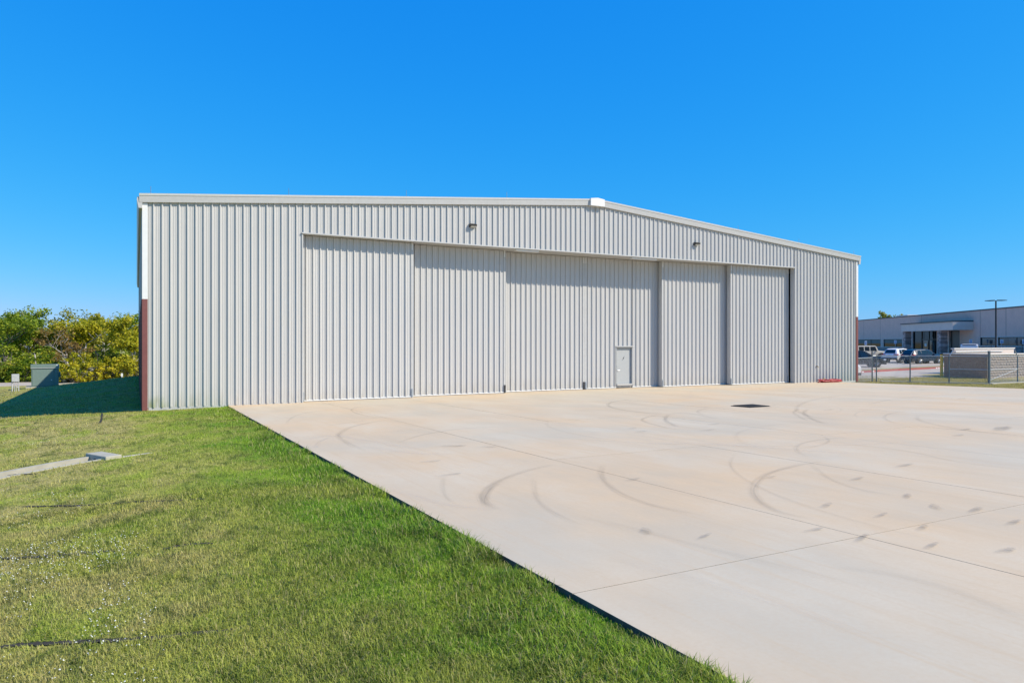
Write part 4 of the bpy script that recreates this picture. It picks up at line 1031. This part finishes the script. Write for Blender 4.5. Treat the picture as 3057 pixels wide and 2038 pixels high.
# ------------------------------------------------------------------ vehicles
def car(name, label, cat, x, y, bearing, paint, st, L, W, H, wheel=.36, axles=(.95, 3.75), glass=None, group='cars parked in front of the office', spare=False, plate_=True, rack=False):
    """st: stations (x from the tail, z bottom, z belt, z top, half width belt, half width top)"""
    z = gz(x, y)+.02; root = empty(name, (x, y, z), R(90-bearing)); tag(root, label, cat, group)
    off = -L/2; V = []; F = []; n = 10
    for (sx, zb, zm, zt, wm, wt) in st:
        ring = [(-wm*.9, zb), (-wm, (zb+zm)*.5), (-wm*.985, zm), (-wt, zt-.05), (-wt*.85, zt), (wt*.85, zt), (wt, zt-.05), (wm*.985, zm), (wm, (zb+zm)*.5), (wm*.9, zb)]
        V += [(sx+off, a, b) for a, b in ring]
    for i in range(len(st)-1):
        for k in range(n): F.append((i*n+k, i*n+(k+1) % n, (i+1)*n+(k+1) % n, (i+1)*n+k))
    F += [tuple(range(n-1, -1, -1)), tuple(range((len(st)-1)*n, len(st)*n))]
    ob = MB().add(V, F).build('body', paint, root); recalc(ob.data)
    def at(sx):
        for a, b in zip(st[:-1], st[1:]):
            if a[0] <= sx <= b[0]:
                t_ = (sx-a[0])/(b[0]-a[0]); return [a[i]+(b[i]-a[i])*t_ for i in range(6)]
    for s_ in (-1, 1):
        for (u0, u1, u0t, u1t) in glass['side']:
            P = []
            for u, top_ in ((u0, 0), (u1, 0), (u1t, 1), (u0t, 1)):
                q = at(u); zz = q[2]+.03 if not top_ else q[3]-.12; f_ = (zz-q[2])/max(.01, (q[3]-.05-q[2])); ww = q[4]*.985+(q[5]-q[4]*.985)*f_+.012; P.append((u+off, s_*ww, zz))
            MB().add(P, [(0, 1, 2, 3) if s_ < 0 else (3, 2, 1, 0)]).build('side_window', M['car_glass'], root)
        for ax in axles:
            MB().tube((ax+off, s_*(W/2-.34), wheel), (ax+off, s_*(W/2+.004), wheel), wheel+.07, wheel+.07, 20).build('wheel_arch', M['plastic'], root)
            wh = MB().tube((ax+off, s_*(W/2-.22), wheel), (ax+off, s_*(W/2+.03), wheel), wheel, wheel, 22).build('wheel', M['tyre'], root)
            mb = MB(); mb.tube((ax+off, s_*(W/2+.031), wheel), (ax+off, s_*(W/2+.036), wheel), wheel*.66, wheel*.64, 18); mb.build('hub', M['plastic'], wh)
            mb = MB()
            for q in range(5):
                a = q*2*math.pi/5+.3; mb.tube((ax+off, s_*(W/2+.04), wheel), (ax+off+math.cos(a)*wheel*.64, s_*(W/2+.042), wheel+math.sin(a)*wheel*.64), .05, .06, 5)
            mb.build('rim', M['rim'], wh)
        MB().bevbox(glass['tail'][0]+off-.03, glass['tail'][0]+off+.25, s_*W/2*.98-.02 if s_ > 0 else -W/2*.98-.0, s_*W/2*.98+.0 if s_ > 0 else -W/2*.98+.02, glass['tail'][1], glass['tail'][2], .006).build('tail_light', M['tail_red'], root)
        MB().bevbox(off+glass['tail'][0]-.07, off+glass['tail'][0]+.05, min(s_*W*.26, s_*W*.47), max(s_*W*.26, s_*W*.47), glass['tail'][1]+.02, glass['tail'][2]-.03, .01).build('tail_light', M['tail_red'], root)
        MB().bevbox(L/2-.30, L/2-.06, min(s_*W*.30, s_*W*.475), max(s_*W*.30, s_*W*.475), glass['head'][0], glass['head'][1], .02).build('headlight', M['clear_lamp'], root)
        MB().bevbox(off+glass['mirror']-.08, off+glass['mirror']+.08, s_*(W/2+.02)-.1, s_*(W/2+.02)+.1, glass['belt']+.02, glass['belt']+.18, .03).build('mirror', paint, root)
    for key, nm in (('rear', 'rear_window'), ('wind', 'windscreen')):
        if key not in glass: continue
        u0, u1 = glass[key]; a, b = at(u0), at(u1); sg = -1 if key == 'rear' else 1
        P = [(u0+off+sg*.02, -a[5]*.82, a[3]+.015), (u0+off+sg*.02, a[5]*.82, a[3]+.015), (u1+off+sg*.02, b[5]*.82, b[3]+.01), (u1+off+sg*.02, -b[5]*.82, b[3]+.01)]
        MB().add(P, [(0, 1, 2, 3) if key == 'wind' else (3, 2, 1, 0)]).build(nm, M['car_glass'], root)
    MB().bevbox(off-.03, off+.2, -W*.46, W*.46, .38, .62, .03).build('rear_bumper', M['plastic'], root)
    MB().bevbox(L/2-.22, L/2+.02, -W*.45, W*.45, .3, .52, .03).build('front_bumper', M['plastic'], root)
    if plate_: MB().box(off-.055, off-.035, -.2, .2, .80, .92).build('number_plate', M['plate'], root)
    if spare: MB().tube((off-.02, 0, .95), (off-.22, 0, .95), .38, .36, 20).build('spare_wheel', M['tyre'], root)
    if rack:
        for s_ in (-1, 1): MB().box(-L*.28, L*.12, s_*.56-.025, s_*.56+.025, H-.02, H+.045).build('roof_rail', M['plastic'], root)
    return root
SUV = [(0, .5, .86, .95, .86, .84), (.06, .42, 1.0, 1.08, .91, .80), (.42, .36, 1.06, 1.60, .93, .64), (.75, .32, 1.05, 1.69, .94, .66), (2.1, .3, 1.02, 1.73, .95, .68), (2.75, .3, 1.0, 1.66, .95, .66), (3.55, .3, .99, 1.12, .94, .78), (4.3, .32, .92, 1.0, .92, .76), (4.62, .36, .8, .88, .86, .72), (4.75, .45, .68, .74, .74, .64)]
SG_ = dict(side=[(.62, 1.25, .85, 1.25), (1.32, 2.15, 1.32, 2.12), (2.22, 3.15, 2.2, 2.66)], rear=(.10, .40), wind=(3.45, 2.85), tail=(.06, .92, 1.08), head=(.72, .86), mirror=3.05, belt=1.0)
def place(px, py):
    z = 0.05
    for _ in range(6):
        q = on_z(px, py, z); z = gz(q.x, q.y)+.02
    return q.x, q.y
x, y = place(2686, 1080.5); car('suv', 'white SUV seen from behind in the car park beside the dark blue SUV', 'car', x, y, 84, M['paint_white'], SUV, 4.75, 1.9, 1.73, glass=SG_, rack=True)
x, y = place(2754, 1083.5); car('suv', 'dark blue SUV parked next to the block enclosure', 'car', x, y, 100, M['paint_blue'], [(a, b, c, d-.04 if d > 1.2 else d, e, f_) for a, b, c, d, e, f_ in SUV], 4.75, 1.88, 1.69, glass=SG_)
x, y = place(2566, 1094); car('suv', 'black SUV with its front end showing past the hangar corner', 'car', x, y, 128, M['paint_black'], SUV, 4.75, 1.9, 1.73, glass=SG_)
JP = [(0, .55, .95, 1.05, .80, .78), (.03, .5, 1.12, 1.72, .80, .70), (.1, .5, 1.13, 1.84, .80, .71), (2.6, .5, 1.13, 1.86, .80, .71), (2.75, .5, 1.13, 1.80, .80, .71), (3.05, .5, 1.13, 1.2, .79, .74), (4.05, .55, 1.05, 1.12, .72, .66), (4.12, .6, .95, 1.05, .70, .64)]
JG = dict(side=[(.25, .95, .25, .95), (1.08, 1.75, 1.08, 1.75), (1.88, 2.8, 1.88, 2.6)], wind=(3.02, 2.77), tail=(.04, .85, 1.05), head=(.85, 1.0), mirror=2.75, belt=1.12)
x, y = place(2593, 1069); car('off_road_car', 'boxy tan off road car with dark side windows parked facing the office', 'car', x, y, 112, M['paint_tan'], JP, 4.2, 1.75, 1.86, wheel=.42, axles=(.75, 3.4), glass=JG, spare=True, plate_=False)
PK = [(0, .5, .9, .98, .92, .90), (.1, .45, 1.05, 1.12, .96, .93), (2.0, .42, 1.06, 1.14, .97, .94), (2.05, .42, 1.06, 1.78, .97, .72), (3.4, .42, 1.06, 1.86, .97, .74), (3.7, .42, 1.06, 1.8, .97, .72), (4.3, .42, 1.06, 1.22, .96, .86), (5.4, .45, 1.0, 1.14, .94, .86), (5.6, .5, .85, .95, .88, .8)]
PG = dict(side=[(2.2, 2.95, 2.2, 2.95), (3.05, 4.1, 3.05, 3.65)], wind=(4.25, 3.75), tail=(.04, .8, 1.05), head=(.82, 1.0), mirror=4.0, belt=1.05)
q = at_Z(2573.5, CY, 53.5)
pk = car('pickup_truck', 'white pickup truck mostly hidden behind the hangar corner', 'truck', q.x-1.02, q.y+2.75, 180, M['paint_white'], PK, 5.6, 1.95, 1.86, wheel=.40, axles=(1.0, 4.6), glass=PG, group=None)
MB().bevbox(2.42, 2.62, .78, .99, .74, .86, .01).build('turn_signal', M['amber'], pk)
VN = [(0, .5, 1.1, 2.0, .95, .85), (.1, .42, 1.15, 2.15, .97, .86), (3.6, .4, 1.15, 2.2, .97, .86), (4.2, .4, 1.15, 1.95, .97, .82), (4.7, .4, 1.1, 1.3, .95, .8), (5.2, .45, .95, 1.05, .9, .76), (5.3, .5, .8, .9, .84, .7)]
VG = dict(side=[(.4, 1.8, .4, 1.8), (1.95, 3.2, 1.95, 3.2), (3.3, 4.3, 3.3, 3.9)], rear=(.02, .09), wind=(4.65, 4.25), tail=(.04, .95, 1.25), head=(.8, .95), mirror=4.2, belt=1.15)
q = at_Z(2895, CY, 86); car('van', 'white van with only its roof showing over the enclosure wall', 'van', q.x, q.y, 62, M['paint_white'], VN, 5.3, 1.95, 2.2, axles=(1.0, 4.3), glass=VG, group=None)

# ------------------------------------------------------------------ office building
u_ = Vector((math.sin(R(36)), math.cos(R(36)), 0)); P0 = Vector((114.87, 43.52, 0)); n_in = Vector((.809, -.588, 0)).normalized()
BZ = .68
off_ = empty('office_building', (P0.x, P0.y, BZ), math.atan2(-u_.y, -u_.x)); tag(off_, 'low brown stucco office building with stone pillared entrance canopy', 'building')
def cl(px, py, d=0.0):
    """pixel -> local x along the office front and height, on the plane d metres behind its front"""
    r = ray(px, py); a = P0 + n_in*d; t_ = ((a-CAM).dot(n_in)) / r.dot(n_in); q = CAM + r*t_; return -(q-P0).dot(u_), q.z-BZ
def zz(x, y): return 2500+x/4.2226, 860+y/4.2226
def ZX(x, d=0.0, y=600): return cl(*zz(x, y), d)[0]
HR = cl(*zz(1060, 341))[1]; X0, X1 = -32.0, 48.0
zt1 = cl(*zz(412, 640))[1]; zs1 = cl(*zz(412, 730))[1]; zt2 = cl(*zz(2100, 612))[1]; zs2 = cl(*zz(2100, 722))[1]
ops = [(ZX(275)-2.0, ZX(545), zs1, zt1), (ZX(580), ZX(806)+.3, zs1, zt1), (ZX(945), ZX(1250), 0.02, cl(*zz(1060, 540))[1]), (ZX(1405), ZX(1540), .02, cl(*zz(1470, 530))[1]), (ZX(1800), ZX(1992), zs2, zt2), (ZX(2022), ZX(2700), zs2, zt2)]
xsb = sorted({X0, X1, *[o[0] for o in ops], *[o[1] for o in ops]}); zsb = sorted({-.6, HR, *[o[2] for o in ops], *[o[3] for o in ops]})
wl = MB()
for a, b in zip(xsb[:-1], xsb[1:]):
    run = None
    for c, d in zip(zsb[:-1], zsb[1:]):
        mx_, mz_ = (a+b)/2, (c+d)/2; hole = any(o[0] < mx_ < o[1] and o[2] < mz_ < o[3] for o in ops)
        if hole:
            if run: wl.box(a, b, 0, .3, run[0], run[1]); run = None
        else: run = (run[0], d) if run else (c, d)
    if run: wl.box(a, b, 0, .3, run[0], run[1])
wall = wl.build('wall', M['stucco'], off_)
mb = MB(); mb.box(X0, X0+.3, .301, 22, -.6, HR); mb.box(X1-.3, X1, .301, 22, -.6, HR); mb.box(X0+.3, X1-.3, 21.7, 22, -.6, HR); mb.build('wall', M['stucco'], off_)
rf = MB().box(X0+.31, X1-.31, .31, 21.6, HR-.8, HR-.5).build('roof', M['road_concrete'], off_)
MB().box(X0-.05, X1+.05, -.06, .36, HR+.002, HR+.16).build('coping', M['coping'], off_)
MB().box(X0-.02, X1, .38, .6, HR+.05, HR+.2).build('roof_edge', M['cap_white'], off_)
for xj_ in (333, 540, 1060, 1800, 2125):
    xx = ZX(xj_); MB().box(xx-.025, xx+.025, -.012, -.002, 0.9, HR).build('control_joint', M['coping'], off_)
def glazing(o, mat, muls, blind=None):
    w = empty('window', ((o[0]+o[1])/2, .12, o[2])); w.parent = off_; hw = (o[1]-o[0])/2; hh = o[3]-o[2]
    fr = MB(); fr.box(-hw, hw, -.05, .05, 0, .07); fr.box(-hw, hw, -.05, .05, hh-.09, hh); fr.box(-hw, -hw+.08, -.05, .05, .071, hh-.091); fr.box(hw-.08, hw, -.05, .05, .071, hh-.091)
    for m_ in muls: fr.box(m_-(o[0]+o[1])/2-.06, m_-(o[0]+o[1])/2+.06, -.05, .05, .071, hh-.091)
    fr.build('frame', M['frame_dark'], w)
    ms2 = [o[0]]+list(muls)+[o[1]]
    for a, b in zip(ms2[:-1], ms2[1:]):
        c = (o[0]+o[1])/2; MB().box(a-c+.06, b-c-.06, .0, .012, .072, hh-.092).build('pane', mat, w)
        if blind: MB().box(a-c+.2, b-c-.2, -.006, -.002, hh*(1-blind), hh-.12).build('blind', M['blind'], w)
    MB().box(-hw-.05, hw+.05, -.2, -.055, hh+.002, hh+.06).build('head_trim', M['cap_white'], w)
    return w
glazing(ops[0], M['glass_dark'], [ZX(415)], .55); glazing(ops[1], M['glass_dark'], [ZX(735)], .5)
glazing(ops[4], M['glass_blue'], []); glazing(ops[5], M['glass_blue'], [ZX(2248), ZX(2420), ZX(2560)])
# stone wainscot below the sills, laid as courses
for a, b, zt_ in ((X0, ops[1][1], zs1-.12), (ops[3][1]+.1, X1, zs2-.12)):
    wc = MB().box(a, b, -.08, -.002, -.6, zt_).build('wainscot', M['stone'], off_)
    MB().box(a, b, -.14, -.001, zt_+.002, zt_+.09).build('sill', M['stucco_light'], off_)
# entrance: glazed screen with double doors, and a side opening
o = ops[2]; en_ = empty('entrance', ((o[0]+o[1])/2, .2, 0)); en_.parent = off_; hw = (o[1]-o[0])/2; hh = o[3]
MB().box(-hw, hw, .02, .04, 0, hh).build('glass_wall', M['glass_dark'], en_)
for sx in (945, 1045, 1055, 1140, 1215, 1250):
    c = ZX(sx)-(o[0]+o[1])/2; MB().box(c-.05, c+.05, -.05, .019, 0, hh).build('mullion', M['frame_dark'], en_)
zd = cl(*zz(1140, 648))[1]
MB().box(ZX(1055)-(o[0]+o[1])/2, hw, -.06, .018, zd, zd+.12).build('transom', M['frame_dark'], en_)
for a, b in ((1068, 1128), (1150, 1206)):
    c = (o[0]+o[1])/2; d = MB().box(ZX(a)-c, ZX(b)-c, -.035, -.02, .1, zd-.1).build('door_pane', M['glass_blue'], en_)
MB().box(ZX(1085)-(o[0]+o[1])/2, ZX(1112)-(o[0]+o[1])/2, -.05, -.045, 1.2, 1.65).build('notice', M['sign_white'], en_)
o = ops[3]; MB().box(o[0], o[1], .25, .28, 0, o[3]).build('side_entry', M['frame_dark'], off_)
# canopy: fascia box on two stone pillars
xe = ZX(1715); dcan = 0.0
for k in range(1, 160):
    d = -k*.05
    if ZX(1455, d) >= xe: dcan = d; break
cx0 = ZX(805, dcan); zb = cl(*zz(1455, 522), dcan)[1]; zt = cl(*zz(1455, 418), dcan)[1]
cp = empty('canopy', ((cx0+xe)/2, dcan/2, zb)); cp.parent = off_; hw = (xe-cx0)/2; hd = -dcan/2
MB().box(-hw, hw, -hd, hd-.002, 0, zt-zb).build('fascia', M['stucco_light'], cp)
MB().box(-hw-.12, hw+.01, -hd-.12, hd-.003, zt-zb+.002, zt-zb+.16).build('coping', M['coping'], cp)
def pillar(xa, xb):
    hw2 = (xb-xa)/2; pl = empty('stone_pillar', ((xa+xb)/2, dcan+.15+hw2, 0)); pl.parent = off_
    MB().box(-hw2+.06, hw2-.06, -hw2+.06, hw2-.06, -.3, zb).build('core', M['stone'], pl); rg = random.Random(int(xa*100)); zc_ = -.2
    k = 0
    while zc_ < zb-.02:
        h_ = min(rg.choice((.14, .2, .26)), zb-zc_-.004); e = rg.uniform(-.03, .05); spl = rg.uniform(-.4, .4)*hw2
        MB().bevbox(-hw2-e, spl-.01, -hw2-e, hw2+e, zc_, zc_+h_-.012, .012).build('stone', M[rg.choice(('stone', 'stone_pale'))], pl)
        e2 = rg.uniform(-.03, .05); MB().bevbox(spl+.01, hw2+e2, -hw2-e2, hw2+e2, zc_, zc_+h_-.012, .012).build('stone', M[rg.choice(('stone', 'stone_pale'))], pl); zc_ += h_; k += 1
pa = ZX(812, dcan); pillar(pa, pa+.95); pa = ZX(1248, dcan); pillar(pa, pa+.95)
# exterior lamp over the right window and a rooftop unit
xx, z_ = cl(*zz(1948, 575)); lp = MB(); lp.prism([(-.02, -.1), (-.35, -.14), (-.3, .05), (-.02, .12)], 'x', xx-.35, xx+.35); lp.build('wall_lamp', M['coping'], off_)
xx = ZX(740, 6); x2 = ZX(880, 6); MB().bevbox(xx, x2, 6, 8.4, HR-.5, cl(*zz(800, 338), 6)[1], .04).build('rooftop_unit', M['cap_white'], off_)
# tree crown showing over the office roof
q = at_Z(2500+640/4.2226, CY, 178); tree('broadleaf_tree', 'tree crown showing just above the office roof', q.x, q.y, cl(*zz(650, 314))[1]*178/122-.7, M['leaf_olive'], M['bark'], 91, None, per=22, size=.22, clump=.9, width=.75)

# accessible parking signs and dark posts before the office
def parking_sign(sx, sy0, sy1, Z, label, sym=True):
    a = at_Z(*zz(sx-17, sy0), Z); b = at_Z(*zz(sx+17, sy1), Z); x, y = (a.x+b.x)/2, (a.y+b.y)/2; g0 = gz(x, y)
    bear = math.degrees(math.atan2(x-CAM.x, y-CAM.y)); rt = empty('parking_sign', (x, y, g0), R(-bear)); tag(rt, label, 'sign', 'accessible parking signs')
    w = .17; zt_, zb_ = a.z-g0, b.z-g0
    MB().tube((0, 0, -.2), (0, 0, zt_-.02), .03, .03, 8).build('post', M['galvanised'], rt)
    MB().bevbox(-w, w, -.05, -.036, zb_, zt_, .004).build('sign_plate', M['sign_white'], rt)
    if sym:
        h_ = zt_-zb_; mb = MB(); mb.box(-w*.62, w*.62, -.054, -.051, zb_+h_*.12, zb_+h_*.52); mb.build('blue_symbol', M['sign_blue'], rt)
        mb = MB(); mb.tube((0, -.055, zb_+h_*.26), (0, -.057, zb_+h_*.26), .05, .05, 12); mb.box(-.02, .02, -.057, -.055, zb_+h_*.3, zb_+h_*.47); mb.build('wheelchair_symbol', M['sign_white'], rt)
        for k in range(2): MB().box(-w*.7, w*.7, -.054, -.051, zb_+h_*(.62+.16*k), zb_+h_*(.68+.16*k)).build('lettering', M['sign_blue'], rt)
parking_sign(357, 660, 712, 112, 'white parking sign before the left office windows above the tan off road car')
parking_sign(731, 652, 694, 110, 'white parking sign beside the left stone pillar of the office entrance')
parking_sign(1680, 642, 686, 96, 'white parking sign between the office entrance and the lamp post')
parking_sign(2072, 645, 690, 88, 'white parking sign with dark symbol beyond the lamp post')
parking_sign(2350, 640, 700, 84, 'white parking sign at the far right office window')
def dark_post(sx, sy0, sy1, Z, label):
    a = at_Z(*zz(sx, sy0), Z); b = at_Z(*zz(sx, sy1), Z); g0 = gz(a.x, a.y); bear = math.degrees(math.atan2(a.x-CAM.x, a.y-CAM.y)); rt = empty('post_sign', (a.x, a.y, g0), R(-bear)); tag(rt, label, 'sign', 'dark sign backs before the office')
    MB().tube((0, 0, -.2), (0, 0, b.z-g0+.05), .03, .03, 8).build('post', M['bronze'], rt); MB().bevbox(-.17, .17, .03, .046, b.z-g0, a.z-g0, .004).build('sign_plate', M['bronze'], rt)
dark_post(1937, 648, 695, 90, 'dark sign back standing before the blue office window left of the lamp post'); dark_post(2328, 650, 700, 85, 'dark sign back near the far right office window')

# lamp post with two flat heads
q = at_Z(2973, CY, 72); g0 = gz(q.x, q.y); zt_ = at_Z(2973, 896, 72).z-g0
lp = empty('lamp_post', (q.x, q.y, g0), R(-62)); tag(lp, 'tall black lamp post with two flat heads behind the enclosure', 'street lamp')
MB().tube((0, 0, -.3), (0, 0, .7), .28, .28, 16).build('base', M['pale_concrete'], lp); MB().tube((0, 0, .7), (0, 0, zt_), .085, .07, 12).build('pole', M['black_paint'], lp)
for s_ in (-1, 1): MB().prism([(s_*.08, zt_-.03), (s_*.5, zt_-.05), (s_*.95, zt_-.02), (s_*.95, zt_+.02), (s_*.5, zt_+.05), (s_*.08, zt_+.06)], 'y', -.16, .16).build('lamp_head', M['black_paint'], lp)
for o in bpy.data.objects:
    if o.name.startswith('lamp_head'): recalc(o.data)
